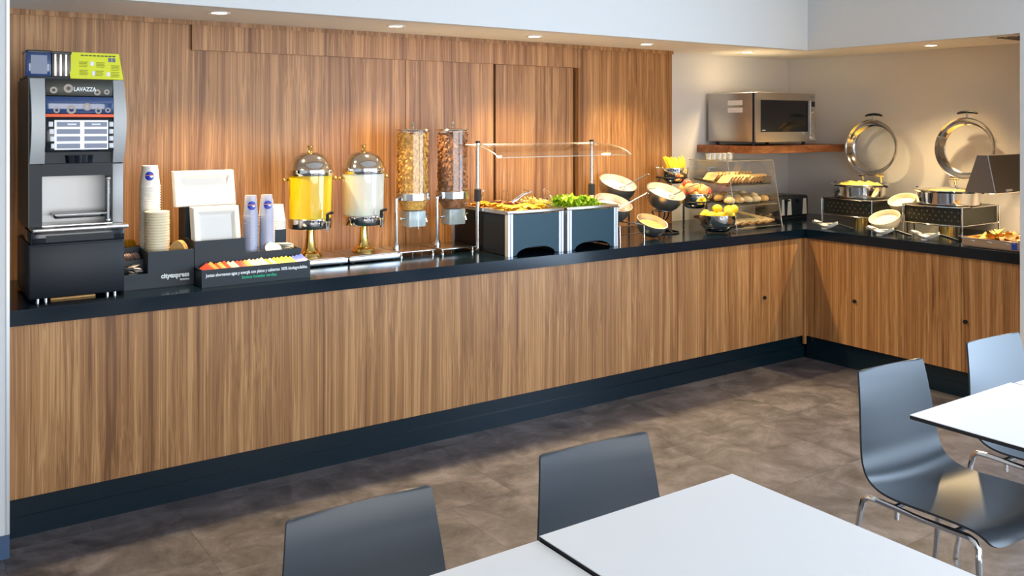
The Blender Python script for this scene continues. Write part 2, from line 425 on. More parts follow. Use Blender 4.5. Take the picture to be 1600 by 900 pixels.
B(5.196, 5.214, 3.967, 3.985, .10, .838).obj('corner_post', 'walnut_panel', c)
XP = 5.215
sd = [(3.610, 3.984, 'walnut corner cabinet panel between the counter corner and the first keyed side door', None),
      (3.2345, 3.607, 'walnut side counter cabinet with a black lock high on its corner-side edge', 3.584),
      (2.869, 3.232, 'walnut side counter cabinet without a lock, between the two keyed ones', None),
      (2.457, 2.866, 'walnut side counter cabinet with a black lock next to the white end wall', 2.84)]
for y0, y1, lab, lk in sd:
    c = cabinet(lab, 0, 0, 'y')
    B(XP+.075, 6.1, y0+.003, min(y1-.003, 4.0), WB, .838).obj('body', 'void_dark', c)
    d = B(XP, XP+.075, y0, y1, WB, .838).obj('door', 'walnut_panel', c)
    if lk:
        m = MB(); m.x = T(XP+.001, lk, .458) @ Matrix.Rotation(-PI/2, 4, 'Y'); m.cyl((0, 0, 0), .012, 0, .012, 16).obj('lock', 'black_plastic', d)
    B(XP+.027, 6.1, y0-.0015, y1+.0015, .078, WB).obj('recess_rail', 'black_kick', c)
    B(XP+.02, 6.1, y0-.0015, y1+.0015, 0, .078).obj('kick_plate', 'black_kick', c)

# ---- downlights, vent
for k, (x, y) in enumerate(DOWNLIGHTS):
    lab = 'round recessed downlight in the alcove ceiling above the ' + ['coffee machine end', 'glass-sided juice dispensers', 'sneeze guard', 'tilted bowls', 'bread case corner', 'chafing dishes'][k]
    d = thing('downlight', lab, 'light', (x, y, ZA), 0, 'recessed downlights')
    MB().lathe([(.036, .004), (.036, -.004), (.050, -.006), (.052, 0)], 32).obj('trim_ring', 'lam_white', d)
    MB().cyl((0, 0, 0), .036, -.003, -.001, 24).obj('lens', 'lens_glow', d)
    l = bpy.data.lights.new('downlight_beam', 'SPOT'); l.energy = SPOT_W*(1.12 if k == 5 else 1); l.color = SPOT_COL; l.spot_size = math.radians(122); l.spot_blend = 1.0; l.shadow_soft_size = .03
    o = bpy.data.objects.new('downlight_beam', l); COL.objects.link(o); o.location = (0, 0, -.012); o.rotation_euler = (-.27, 0, 0) if k < 5 else (0, .36, 0); o.parent = d
v = thing('ceiling_vent', 'grey slatted air vent in the alcove ceiling above the heat hood', 'vent', (5.78, 2.68, ZA))
MB().box(-.22, .22, -.20, .20, -.004, 0).obj('frame', 'ceiling_paint', v)
for k in range(6): B(-.19, .19, -.17+k*.062, -.14+k*.062, -.010, -.003).obj('slat', 'hood_metal', v)

# ================================================================= DINING FURNITURE
def make_chair(label, loc, rz):
    c = thing('dining_chair', label, 'chair', loc, rz, 'grey shell chairs at the white tables')
    prof = [(-.228, .408), (-.205, .430), (-.15, .441), (-.06, .440), (.04, .434), (.115, .433), (.165, .443), (.200, .468), (.222, .515), (.234, .58), (.247, .67), (.258, .745), (.268, .80)]
    wid = [.200, .218, .226, .226, .222, .217, .212, .207, .202, .196, .186, .177, .170]
    # smooth the profile with Catmull-Rom
    def cr(t, L):
        t = t*(len(L)-1); i = min(int(t), len(L)-2); u = t-i
        p = [L[max(i-1, 0)], L[i], L[i+1], L[min(i+2, len(L)-1)]]
        def q(a, b_, c_, d_): return .5*((2*b_)+(-a+c_)*u+(2*a-5*b_+4*c_-d_)*u*u+(-a+3*b_-3*c_+d_)*u**3)
        if isinstance(p[0], tuple): return tuple(q(*[e[k] for e in p]) for k in range(2))
        return q(*p)
    def fn(a, b_):
        # end rows tuck in to round the corners
        y, z = cr(a, prof); wd = cr(a, wid); s = b_*2-1
        for e0, r in ((a, .055), (1-a, .016)):
            if e0 < r: wd -= (.05 if r > .03 else .010)*(1-math.sqrt(max(0, 1-((r-e0)/r)**2)))
        back = min(1, max(0, (a-.55)/.3))
        bow = s*s
        return (s*wd, y-back*.009*bow, z+(1-back)*.014*bow*(1 if a > .12 else a/.12))
    m = MB().grid(lambda a, b_: fn(.4*a+.6*(.5-.5*math.cos(PI*a)), b_), 64, 18); bmesh.ops.recalc_face_normals(m.bm, faces=m.bm.faces[:])
    if sum(f.normal.z for f in m.bm.faces) < 0: bmesh.ops.reverse_faces(m.bm, faces=m.bm.faces[:])
    bmesh.ops.solidify(m.bm, geom=m.bm.faces[:], thickness=.007)
    m.obj('shell', 'chair_plastic', c, 40)
    for s in (-1, 1):
        X = s*.205
        MB().tube([(X, -.15, .418), (X, 0, .410), (X, .16, .412)], .0095, 10).obj('side_rail', 'chrome', c)
        MB().tube([(X, -.15, .418), (X*1.01, -.172, .413), (X*1.03, -.184, .395), (X*1.05, -.188, .36), (X*1.16, -.225, .005)], .0095, 10).obj('leg', 'chrome', c)
        MB().tube([(X, .16, .412), (X*1.01, .196, .410), (X*1.02, .212, .395), (X*1.04, .219, .36), (X*1.16, .265, .005)], .0095, 10).obj('leg', 'chrome', c)
        MB().cyl((X, .09, 0), .008, .378, .410, 12).obj('stacking_stop', 'chrome', c)
    for y in (-.10, .10): MB().tube([(-.205, y, .412), (.205, y, .412)], .008, 8).obj('cross_bar', 'chrome', c)
    return c
make_chair('grey plastic shell chair with chrome legs at the lower white table next to the seam', (.832, 1.535, 0), math.radians(-1))
make_chair('grey plastic shell chair with chrome legs behind the white table with the raised dark edge', (1.472, 1.525, 0), math.radians(-4))
make_chair('grey plastic shell chair showing its whole seat and chrome legs beside the aisle', (2.800, 1.535, 0), math.radians(-4))
make_chair('grey plastic shell chair behind the far table, close to the white end wall', (3.487, 1.54, 0), math.radians(-4))
def make_table(label, x0, x1, top, y1=1.552):
    cx = (x0+x1)/2; y0 = y1-.70
    t = thing('dining_table', label, 'table', (cx, (y0+y1)/2, 0), 0, 'white square dining tables')
    w_, d_ = (x1-x0)/2, .35
    B(-w_, w_, -d_, d_, top-.0022, top, bev=.0006, seg=1).obj('top_sheet', 'lam_white', t)
    B(-w_+.0005, w_-.0005, -d_+.0005, d_-.0005, top-.013, top-.0021).obj('core', 'lam_core', t)
    MB().cyl((0, 0, 0), .035, .012, top-.03, 20).obj('column', 'chrome', t)
    B(-.12, .12, -.12, .12, top-.03, top-.0125).obj('bracket', 'black_plastic', t)
    MB().lathe([(0, 0), (.168, 0), (.168, .008), (.05, .022), (0, .022)], 36).obj('base', 'chrome', t)
make_table('white laminate table set a little lower, pushed against the one with the dark edge', .532, 1.134, .7315)
make_table('white laminate table with a dark edge standing proud of its lower neighbour', 1.138, 1.745, .740)
make_table('white laminate table on the far side of the aisle with its sharp corner pointing out', 2.545, 3.150, .740, 1.560)
make_table('white laminate table joined to the aisle table, by the white end wall', 3.153, 3.755, .741, 1.548)

# ================================================================= MICROWAVE SHELF
s = tag(B(5.07, XS-.001, 4.32, YB-.001, 1.415, 1.471, bev=.001, seg=1).obj('wall_shelf', 'walnut_shelf'), 'thick walnut corner shelf carrying the microwave', 'shelf')
mw = thing('microwave_oven', 'stainless steel microwave oven with dark glass door on the walnut shelf', 'microwave', (5.147, 4.36, 1.471))
W_, D_, H0, H1 = .675, .46, .026, .392
B(0, W_, .03, D_, H0, H1, bev=.004).obj('casing', 'steel_brushed', mw)
B(.003, W_-.003, .006, .03, H0+.003, H1-.003).obj('seam', 'black_plastic', mw)
d = B(0, W_, -.012, .008, H0, H1, bev=.003).obj('door', 'steel_brushed', mw)
B(.045, .585, -.0145, -.011, H0+.075, H1-.055).obj('window', 'black_gloss', d)
MB().tube([(.594, -.03, H0+.05), (.594, -.03, H1-.06)], .006, 8).obj('handle', 'chrome', d)
for z in (H0+.06, H1-.07): MB().tube([(.594, -.012, z), (.594, -.03, z)], .004, 6).obj('handle_mount', 'chrome', d)
p = B(.606, W_-.006, -.0145, -.011, H0+.01, H1-.05).obj('control_panel', 'steel', mw)
B(.610, W_-.010, -.0165, -.014, H1-.10, H1-.060).obj('display', 'black_gloss', p)
for k in range(6): B(.612, W_-.012, -.0185, -.014, H0+.02+k*.036, H0+.044+k*.036, bev=.002).obj('button', 'steel', p)
m = MB(); m.x = T(.638, -.014, H1-.135) @ Matrix.Rotation(PI/2, 4, 'X'); m.cyl((0, 0, 0), .014, 0, .014, 20).obj('dial', 'chrome', p)
for k in range(6): B(.606+.009*k, .612+.009*k, -.0128, -.0118, H1-.030, H1-.022).obj('brand_mark', 'label_ink', mw)
for k in range(5): B(.060+.007*k, .065+.007*k, -.0150, -.0143, H0+.085, H0+.091).obj('door_mark', 'text_white', mw)
for x in (.05, W_-.05):
    for y in (.06, D_-.05): MB().cyl((x, y, 0), .014, 0, .03, 12).obj('foot', 'black_rubber', mw)
for z in (.30, .245):
    st = B(-.0012, .0, .12, .26, z, z+.036).obj('sticker', 'paper_white', mw)
    for k in range(8): B(-.0016, -.0010, .128+k*.0165, .139+k*.0165, z+.006, z+.030).obj('print_mark', 'pack_white', st)

# ================================================================= COFFEE MACHINE
cm = thing('coffee_machine', 'black and silver bean-to-cup coffee machine on a black base cabinet', 'coffee machine', (.438, 4.12, CT))
X1 = .363
base = B(0, X1, -.015, .40, .012, .235, bev=.003).obj('base_cabinet', 'black_plastic', cm)
B(.004, X1-.004, -.019, -.012, .016, .228, bev=.002).obj('base_door', 'black_plastic', base)
for x in (.035, .065, .30, .33): MB().cyl((x, .01, 0), .007, 0, .014, 12).obj('foot', 'chrome', base)
for x in (.035, .33): MB().cyl((x, .36, 0), .012, 0, .014, 12).obj('foot', 'chrome', base)
B(.006, X1-.002, -.03, .40, .236, .286, bev=.004).obj('plinth', 'black_gloss', cm)
B(.06, X1-.045, -.0325, -.029, .243, .270).obj('plinth_inset', 'black_plastic', cm)
m = MB().box(.008, X1+.006, -.075, .10, .288, .305, bev=.005); m.obj('drip_ledge', 'steel', cm)
Z0, Z1 = .305, .915
B(0, .004, .0, .38, Z0, Z1).obj('side_panel', 'stand_dark', cm)
B(X1-.006, X1-.002, .0, .38, Z0, Z1).obj('side_panel', 'stand_dark', cm)
B(.002, X1-.004, .18, .38, Z0, Z1).obj('rear_body', 'black_plastic', cm)
B(.004, X1-.006, .02, .18, .515, Z1).obj('upper_body', 'black_plastic', cm)
B(.004, .050, -.002, .18, Z0, .56).obj('lower_pillar', 'black_plastic', cm)
B(.318, X1-.002, -.004, .18, Z0, .56, bev=.003).obj('lower_pillar', 'silver_paint', cm)
B(.050, .318, -.003, .02, .512, .563).obj('niche_header', 'black_plastic', cm)
B(.050, .318, .165, .18, Z0, .515).obj('niche_back', 'steel_satin', cm)
B(.050, .318, .0, .165, Z0, .308).obj('niche_floor', 'steel', cm)
B(.10, .315, .02, .14, .333, .350, bev=.003).obj('cup_tray', 'black_gloss', cm)
B(.10, .30, .017, .021, .346, .351).obj('cup_tray_lip', 'steel_satin', cm)
hd = MB().tube([(.298, -.020, .318), (.298, -.020, .500)], .006, 10).obj('steam_wand', 'chrome', cm)
for z in (.322, .498): MB().sph((.298, -.016, z), (.012, .012, .009), 12, 8).obj('wand_joint', 'chrome', hd)
# bowed silver pillars
def bow(t): return .022*math.sin(PI*min(1, max(0, t)))**.8
for xa, xb, sgn in ((.003, .058, -1), (.318, X1-.004, 1)):
    def fn(a, b_, xa=xa, xb=xb, sgn=sgn):
        z = .565+a*(.915-.565); y = -.012-bow(a*.95)
        x = xa+(xb-xa)*b_ + sgn*.010*math.sin(PI*a)*(b_ if sgn > 0 else (1-b_))*(1 if sgn > 0 else -.6)
        return (x, y, z)
    m = MB().grid(fn, 14, 4)
    g = bmesh.ops.extrude_face_region(m.bm, geom=m.bm.faces[:])
    for e in g['geom']:
        if isinstance(e, bmesh.types.BMVert): e.co.y = .06
    m.obj('silver_pillar', 'silver_paint', cm, 40)
hdr = B(.059, .317, -.022, .03, .845, .912, bev=.002).obj('header_panel', 'stand_dark', cm)
text('brand_print', 'LAVAZZA', .024, 'text_white', hdr, T(.165, -.0228, .866) @ FRONT, bold=.0005, width=.085)
for x, z, r in ((.09, .868, .014), (.145, .876, .018), (.255, .862, .013), (.292, .864, .011)):
    m = MB(); m.x = T(x, -.0222, z) @ Matrix.Rotation(PI/2, 4, 'X'); m.lathe([(r*.45, 0), (r*.45, .0006), (r, .0006), (r, 0)], 24).obj('bubble_print', 'hood_metal', hdr)
win = B(.059, .317, -.030, .03, .772, .842, bev=.003).obj('display_window', 'hopper_blue', cm)
for x, z, r in ((.10, .785, .012), (.155, .788, .018), (.215, .800, .016), (.258, .784, .013), (.295, .787, .011)):
    m = MB(); m.x = T(x, -.0304, z) @ Matrix.Rotation(PI/2, 4, 'X'); m.lathe([(r*.5, 0), (r*.5, .0006), (r, .0006), (r, 0)], 24).obj('bubble_print', 'hood_metal', win)
B(.059, .319, -.0335, .03, .757, .770, bev=.001).obj('orange_strip', 'orange_strip', cm)
kp = B(.057, .319, -.028, .03, .612, .754, bev=.004).obj('keypad_housing', 'black_gloss', cm)
B(.092, .296, -.0305, -.027, .622, .744).obj('label_plate', 'label_plate', kp)
for c_ in range(2):
    for r_ in range(4):
        x0 = .100+c_*.104; z0 = .627+r_*.030
        B(x0, x0+.088, -.0318, -.030, z0, z0+.020).obj('selection_label', 'label_ink', kp)
        xb = .070 if c_ == 0 else .300
        B(xb+(.003*(3-r_) if c_ == 0 else -.0), xb+.017+(.003*(3-r_) if c_ == 0 else 0), -.0325, -.027, z0, z0+.021, bev=.002).obj('button', 'button_white', kp)
for x in (.140, .232): B(x, x+.034, -.0324, -.0316, .724, .730).obj('selection_mark', 'text_white', kp)
m = MB(); m.prism([(.059, .612), (.317, .612), (.317, .565), (.059, .565)], .005, .05, 'y').obj('spout_recess', 'black_plastic', cm)
MB().cyl((.19, .015, 0), .052, .565, .598, 28, .056).obj('spout', 'black_gloss', cm)
# bean hoppers and the yellow instruction card on top
hp = B(-.002, .345, .02, .30, .915, .925).obj('hopper_deck', 'black_plastic', cm)
h1 = B(-.006, .085, .012, .16, .925, 1.028, bev=.004).obj('bean_hopper', 'hopper_blue', cm)
B(.010, .070, .0085, .012, .935, 1.012).obj('hopper_face', 'label_ink', h1)
B(-.008, .088, .008, .165, 1.022, 1.032, bev=.002).obj('hopper_lid', 'black_gloss', h1)
h2 = B(.088, .160, .014, .16, .925, 1.024, bev=.004).obj('bean_hopper', 'hopper_bean', cm)
for k in range(3): B(.098+k*.020, .104+k*.020, .011, .015, .930, 1.018).obj('rib', 'chrome', h2)
B(.086, .162, .010, .165, 1.020, 1.030, bev=.002).obj('hopper_lid', 'black_gloss', h2)
sg = MB(); sg.x = T(.157, .010, .918) @ Matrix.Rotation(math.radians(-14), 4, 'X')
sg.prism([(0, 0), (.207, 0), (.194, .116), (-.008, .116)], -.003, .001, 'y')
card = tag(sg.obj('instruction_card', 'sign_yellow'), 'yellow printed instruction card leaning on top of the coffee machine', 'sign')
card.location = cm.location
def card_bar(x0, x1, z0, z1, mat, n='print_line'):
    q = MB(); q.x = T(.157, .010, .918) @ Matrix.Rotation(math.radians(-14), 4, 'X'); q.box(x0, x1, -.0042, -.0028, z0, z1).obj(n, mat, card)
for k in range(9): card_bar(.043+k*.0155, .055+k*.0155, .101, .106, 'sign_dark')
for cx, cz in ((.045, .072), (.112, .072), (.170, .060), (.045, .036), (.105, .034), (.168, .030)):
    for k in range(4): card_bar(cx-.010, cx+.024-.004*(k % 2), cz-k*.0065, cz-k*.0065+.0035, 'sign_ink')
for cx, cz in ((.087, .075), (.092, .032), (.148, .030)): card_bar(cx-.008, cx+.006, cz-.016, cz+.002, 'text_white', 'cup_icon')
card_bar(.150, .163, .078, .096, 'label_ink', 'machine_icon'); card_bar(.166, .178, .078, .096, 'label_ink', 'machine_icon')
rd = thing('wooden_stirrer_tray', 'flat tan tray lying in the gap under the coffee machine', 'tray', (.60, 4.118, CT))
B(-.08, .09, 0, .09, .0, .008, bev=.002).obj('base', 'kraft', rd)

# ================================================================= CONDIMENT ORGANIZERS
def sheet(name, label, cat, group, mat, loc, rot, sx, sy, th=.004, puff=.0, extra=None):
    m = MB().grid(lambda a, b_: ((a-.5)*sx, (b_-.5)*sy, th*.5+puff*math.sin(PI*a)*math.sin(PI*b_)), 4, 4)
    m.grid(lambda a, b_: ((a-.5)*sx, (b_-.5)*sy, -th*.5-puff*.6*math.sin(PI*a)*math.sin(PI*b_)), 4, 4)
    bmesh.ops.remove_doubles(m.bm, verts=m.bm.verts[:], dist=1e-5)
    o = m.obj(name, mat); o.location = loc; o.rotation_euler = rot
    return tag(o, label, cat, group)
o1 = thing('condiment_organizer', 'dark stepped condiment box lettered in white, holding the paper cup stack', 'organizer', (.812, 4.17, CT))
bd = MB()
bd.box(0, .100, 0, .008, 0, .067)                      # low front wall
bd.box(0, .100, .008, .095, 0, .054).box(0, .100, .095, .103, 0, .118).box(0, .100, .103, .185, 0, .095).box(0, .100, .185, .193, 0, .165).box(0, .100, .193, .28, 0, .150)
bd.obj('stepped_tray', 'organizer', o1)
tb = MB().box(.100, .298, 0, .008, 0, .161).box(.100, .108, .008, .28, 0, .161).box(.290, .298, .008, .28, 0, .161).box(.108, .290, .272, .28, 0, .161).box(.108, .290, .008, .272, 0, .130)
tb.obj('box', 'organizer', o1)
text('brand_print', 'cityexpress', .030, 'text_white', o1, T(.155, -.0008, .040) @ FRONT, bold=.0012, width=.122)
text('brand_print', 'hoteles', .014, 'text_white', o1, T(.236, -.0008, .024) @ FRONT, bold=.0003, width=.041)
random.seed(3)
pl_ = Pile(*[c_ for c_ in o1.children if c_.type == 'MESH'])
for k in range(9):
    o = sheet('sugar_packet', 'white sugar packet in the lowest tier of the stepped condiment box', 'packet', 'sugar packets lowest tier', 'pack_white',
          (.833+.0065*((k*4) % 9), 4.210+.011*(k % 3), CT+.045), (random.uniform(-.2, .2), random.uniform(-.3, .3), random.uniform(-.5, .5)), .030, .052, .002, .0025)
    pl_.lay(o, CT+.055, CT+.16, .002)
for k in range(8):
    sheet('sweetener_packet', 'pink-white sweetener packet in the middle tier of the stepped condiment box', 'packet', 'sweetener packets middle tier', ('pack_pink', 'pack_white')[k % 2],
          (.828+.0108*k, 4.314, CT+.1185), (1.25+random.uniform(-.03, .03), 0, PI/2+random.uniform(-.05, .05)), .060, .048, .002, .003)
for k in range(6):
    sheet('yellow_packet', 'yellow packet in the top tier of the stepped condiment box', 'packet', 'yellow packets top tier', 'pack_yellow',
          (.830+.0145*k, 4.405, CT+.171), (1.25+random.uniform(-.03, .03), 0, PI/2+random.uniform(-.05, .05)), .062, .044, .002, .004)
# cups
def cup_prof(r0, r1, h, t=.0006, lip=.0022): return [(0, h), (r0, h), (r0+(r1-r0)*.5, h*.5), (r1, .004), (r1+lip, .003), (r1+lip, 0), (r1-t, 0), (r0-t, h-.0012), (0, h-.0012)]
def cone_patch(r0, r1, h, ang0, zc, u0, u1, lo, hi, off=.0006, n=16):
    # print between the curves lo(u) and hi(u), wrapped on the inverted cup's side
    def P(u_, v_):
        z = zc+v_; r = r1+(r0-r1)*z/h+off; a = ang0+u_/r; return (r*math.cos(a), r*math.sin(a), z)
    return MB().grid(lambda a, b_: P(u0+(u1-u0)*a, lo(u0+(u1-u0)*a)*(1-b_)+hi(u0+(u1-u0)*a)*b_), n, 4)
def cup_stack(x, y, z0, n, step, r0, r1, h, mat, name, label, group, top_label, ang, logo=.0205):
    me = None
    for k in range(n):
        if me is None:
            o = MB().lathe(cup_prof(r0, r1, h), 28).obj(name, mat); me = o.data
        else:
            o = bpy.data.objects.new(name, me); COL.objects.link(o)
        o.location = (x, y, z0+k*step); tag(o, top_label if k == n-1 else label, 'cup', group)
    if logo:
        q = logo
        def arc(u_): return math.sqrt(max(0, q*q-u_*u_))
        cone_patch(r0, r1, h, ang, h*.52, -q, q, lambda u_: -arc(u_), arc, .0008, 24).obj('logo_disc', 'logo_blue', o, flip=False)
        cone_patch(r0, r1, h, ang, h*.52, -.96*q, .96*q, lambda u_: .08*q, lambda u_: .24*q, .0014).obj('logo_bar', 'logo_orange', o, flip=False)
        cone_patch(r0, r1, h, ang, h*.52, 0, .93*q, lambda u_: -.36*q*math.sin(PI*u_/(.93*q))-.02*q, lambda u_: .02*q, .0014).obj('logo_swoosh', 'text_white', o, flip=False)
ANG = math.radians(-104)
cup_stack(.9685, 4.392, CT+.130, 27, .0118, .0345, .0450, .098, 'paper_white', 'paper_cup', 'white paper cup nested in the tall upside-down stack behind the lettered box', 'tall stack of paper cups', 'top white paper cup with a blue round logo on the tall stack', ANG)
for k in range(16):
    o = MB().lathe([(0, .0), (.050, 0), (.0535, .004), (.0535, .0115), (.050, .0125), (0, .0125)], 32).obj('pulp_dish', 'cream') if k == 0 else bpy.data.objects.new('pulp_dish', o.data)
    if k: COL.objects.link(o)
    o.location = (.978+random.uniform(-.0006, .0006), 4.292, CT+.131+k*.0124)
    tag(o, 'cream round pulp dish in the short stack in front of the paper cups', 'dish', 'stack of cream dishes')
for k in range(2):
    m = MB(); poly = [(-.042, 0)]+[(.042*math.cos(a), .066*math.sin(a)) for a in [PI-PI*i/14 for i in range(15)]]
    m.prism(poly[1:], 0, .014, 'y'); m.x = Matrix.Identity(4)
    o = m.obj('cup_sleeve', 'kraft'); o.location = (1.060-.012*k, 4.235-.0134*k, CT+.1305); o.rotation_euler = (0, 0, math.radians(-42))
    tag(o, 'brown cardboard cup sleeve standing beside the cream dishes', 'cup sleeve', 'brown cup sleeves')

o2 = thing('condiment_organizer', 'dark tea and tableware organizer lettered in white and green', 'organizer', (1.112, 4.05, CT))
m = MB().box(0, .506, 0, .006, 0, .078).box(0, .006, .006, .115, 0, .078).box(.500, .506, .006, .115, 0, .078).box(0, .506, .109, .115, 0, .080).box(.006, .5, .006, .109, 0, .045)
ft = m.obj('tea_tray', 'organizer', o2)
m = MB().box(0, .006, .118, .290, 0, .194).box(.226, .232, .118, .290, 0, .194).box(.006, .226, .118, .124, 0, .194).box(.006, .226, .284, .290, 0, .194).box(.006, .226, .124, .284, 0, .12)
m.obj('plate_box', 'organizer', o2)
B(.002, .262, .296, .405, 0, .335).obj('riser', 'organizer', o2)
m = MB().box(.232, .238, .118, .34, 0, .125).box(.500, .506, .118, .34, 0, .125).box(.238, .5, .118, .124, 0, .125).box(.238, .5, .334, .34, 0, .125).box(.238, .5, .124, .334, 0, .10)
m.obj('cup_tray', 'organizer', o2)
B(.430, .515, .345, .405, 0, .195).obj('rear_box', 'organizer', o2)
text('message_print', 'Juntos ahorramos agua y energía con platos y cubiertos 100% biodegradables.', .020, 'text_white', o2, T(.018, -.0008, .046) @ FRONT, bold=.0005, width=.475)
text('message_print', 'Somos hoteles verdes.', .020, 'text_green', o2, T(.178, -.0008, .024) @ FRONT, bold=.0005, width=.165)
teas = ['pack_red', 'pack_orange', 'pack_red', 'pack_orange', 'pack_red', 'pack_cream', 'pack_pink', 'pack_red', 'pack_red', 'pack_orange', 'pack_cream', 'pack_cream', 'pack_cream', 'pack_cream', 'pack_yellow', 'pack_cream', 'pack_yellow', 'pack_yellow', 'pack_yellow', 'pack_yellow', 'pack_yellow']
cn = {'pack_red': 'red', 'pack_orange': 'orange', 'pack_cream': 'cream', 'pack_pink': 'pink', 'pack_yellow': 'yellow'}
for k, c_ in enumerate(teas):
    sheet('tea_sachet', cn[c_]+' tea sachet filed in the tray with the white lettering', 'sachet', 'tea sachets in the tray', c_, (1.1445+.0195*k, 4.105, CT+.0715+.002*math.sin(k*2.1)), (.35+random.uniform(-.06, .06), -.55+random.uniform(-.06, .06), random.uniform(-.05, .05)), .052, .074, .002, .0025)
for k in range(3):
    sheet('blue_sachet', 'shiny blue sachet at the end of the tea tray', 'sachet', 'blue sachets in the tea tray', 'pack_blue', (1.5540+.0195*k, 4.105, CT+.0745+.003*k), (.40, -.55, 0), .042, .066, .002, .0035)
# biodegradable plates
def plate(w_, h_, loc, tilt, group, label):
    m = MB()
    def ring(e, d): return [(-w_/2+e, d, e), (w_/2-e, d, e), (w_/2-e, d, h_-e), (-w_/2+e, d, h_-e)]
    R_ = [ring(0, 0), ring(.004, -.004), ring(.022, -.003), ring(.036, .012), ring(.038, .015), ring(.022, .001), ring(.004, .0)]
    v = [p for q in R_ for p in q]; f = []
    for k in range(3):
        for i in range(4): f.append((k*4+i, k*4+(i+1) % 4, k*4+4+(i+1) % 4, k*4+4+i))
    f.append((12, 13, 14, 15))
    for k in range(4, 6):
        for i in range(4): f.append((k*4+i, k*4+(i+1) % 4, k*4+4+(i+1) % 4, k*4+4+i))
    f.append((16, 17, 18, 19))
    for i in range(4): f.append((24+i, 24+(i+1) % 4, (i+1) % 4, i))
    m._app(v, f); o = m.obj('square_plate', 'paper_white', None, 30)
    o.location = loc; o.rotation_euler = (math.radians(-tilt), 0, 0); return tag(o, label, 'plate', group)
for k in range(6): plate(.214, .224, (1.228, 4.190+.011*k, CT+.1225), 12, 'small white plates', ('foremost small white rectangular plate in the plate box, its whole face showing' if k == 0 else 'small white rectangular plate standing behind the foremost one in the plate box'))
for k in range(5): plate(.285, .172, (1.216, 4.352+.009*k, CT+.337), 14, 'large white plates', ('foremost large white rectangular plate on the dark riser, its whole face showing' if k == 0 else 'large white rectangular plate standing behind the foremost one on the dark riser'))
cup_stack(1.403, 4.268, CT+.101, 17, .0115, .0270, .0350, .100, 'cup_clear', 'plastic_cup', 'clear plastic cup nested in the stack beside the plates', 'clear cup stack beside the plates', 'top clear cup with blue logo on the stack beside the plates', ANG+.1)
cup_stack(1.482, 4.268, CT+.101, 17, .0115, .0270, .0350, .100, 'cup_clear', 'plastic_cup', 'clear plastic cup nested in the stack near the white paper bowls', 'clear cup stack near the bowls', 'top clear cup with blue logo on the stack near the white paper bowls', ANG+.1)
cup_stack(1.590, 4.420, CT+.196, 5, .011, .030, .040, .080, 'paper_white', 'paper_bowl', 'white paper bowl stacked on the small rear box of the tea organizer', 'white paper bowls', 'top white paper bowl stacked on the small rear box', ANG, False)
cup_stack(1.508, 4.342, CT+.101, 16, .0115, .030, .038, .085, 'paper_white', 'small_paper_cup', 'white paper cup in the stack hidden behind the clear cups', 'white cups behind the clear cups', 'top white paper cup behind the clear cups', ANG, False)
for k in range(2):
    m = MB().lathe([(0, 0), (.033, 0), (.034, .003), (.033, .006), (0, .007)], 28); o = m.obj('round_lid', 'paper_white')
    o.location = (1.486+.010*k, 4.206-.0080*k, CT+.1265-.0022*k); o.rotation_euler = (math.radians(54), 0, 0); tag(o, 'round white lid leaning on the front edge of the cup tray', 'lid', 'loose white lids')
pl_ = Pile(*[c_ for c_ in o2.children if c_.type == 'MESH'])
for k in range(5):
    o = sheet('paper_napkin', 'folded white napkin in the loose pile at the end of the cup tray', 'napkin', 'napkins in the cup tray', 'paper_white', (1.566, 4.226+.006*k, CT+.11), (.06*math.sin(k*2), .10*math.cos(k*1.7), .22*math.sin(k*1.9)), .070, .056, .004, .003)
    pl_.lay(o, CT+.104, CT+.2, .0015)
# ================================================================= JUICE DISPENSERS
def dispenser(x, y, liquid, label):
    d = thing('juice_dispenser', label, 'dispenser', (x, y, CT), 0, 'juice dispensers')
    hw = .148
    tr = B(-hw, hw, -.15, .15, .006, .036, bev=.004).obj('drip_tray', 'steel', d)
    B(-hw+.012, hw-.012, -.138, .138, .0355, .0375).obj('tray_grid', 'steel_brushed', tr)
    for sx in (-1, 1):
        for sy in (-1, 1): MB().cyl((sx*.12, sy*.12, 0), .012, 0, .007, 12).obj('foot', 'black_rubber', tr)
    MB().lathe([(0, .037), (.062, .037), (.064, .046), (.058, .056), (.046, .060), (.040, .068), (.030, .085), (.024, .12), (.021, .16), (.022, .187), (0, .187)], 36).obj('pedestal', 'goldtone', d)
    MB().lathe([(0, .187), (.110, .187), (.113, .192), (.113, .236), (.108, .240), (0, .240)], 44).obj('base_band', 'chrome', d)
    MB().lathe([(0, .240), (.106, .240), (.112, .464), (0, .464)], 44).obj('juice', liquid, d)
    MB().lathe([(.110, .238), (.116, .468)], 44).obj('tank', 'acrylic', d)
    lid = MB().lathe([(.117, .462), (.120, .470), (.118, .492), (.112, .498), (.106, .520), (.090, .548), (.066, .569), (.036, .580), (0, .583)], 44).obj('dome_lid', 'chrome', d)
    MB().lathe([(0, .580), (.016, .582), (.010, .590), (.008, .600), (.016, .612), (.017, .616), (0, .617)], 20).obj('lid_knob', 'goldtone', lid)
    for s_ in (-1, 1):
        m = MB().tube([(s_*.113, 0, .440), (s_*.135, 0, .442)], .006, 8); m.sph((s_*.140, 0, .442), .0105, 12, 8); m.obj('side_handle', 'goldtone', d)
    tp = MB().tube([(.035, -.105, .232), (.037, -.135, .232), (.037, -.145, .220), (.037, -.145, .180)], [.010, .010, .011, .008], 10).obj('tap', 'chrome', d)
    MB().tube([(.037, -.140, .235), (.037, -.142, .268), (.052, -.150, .274), (.064, -.155, .274)], [.009, .009, .008, .006], 8).obj('tap_lever', 'black_plastic', tp)
    return d
dispenser(1.778, 4.452, 'juice_orange', 'chrome-domed dispenser of orange juice on a pedestal coloured gold for its reflections')
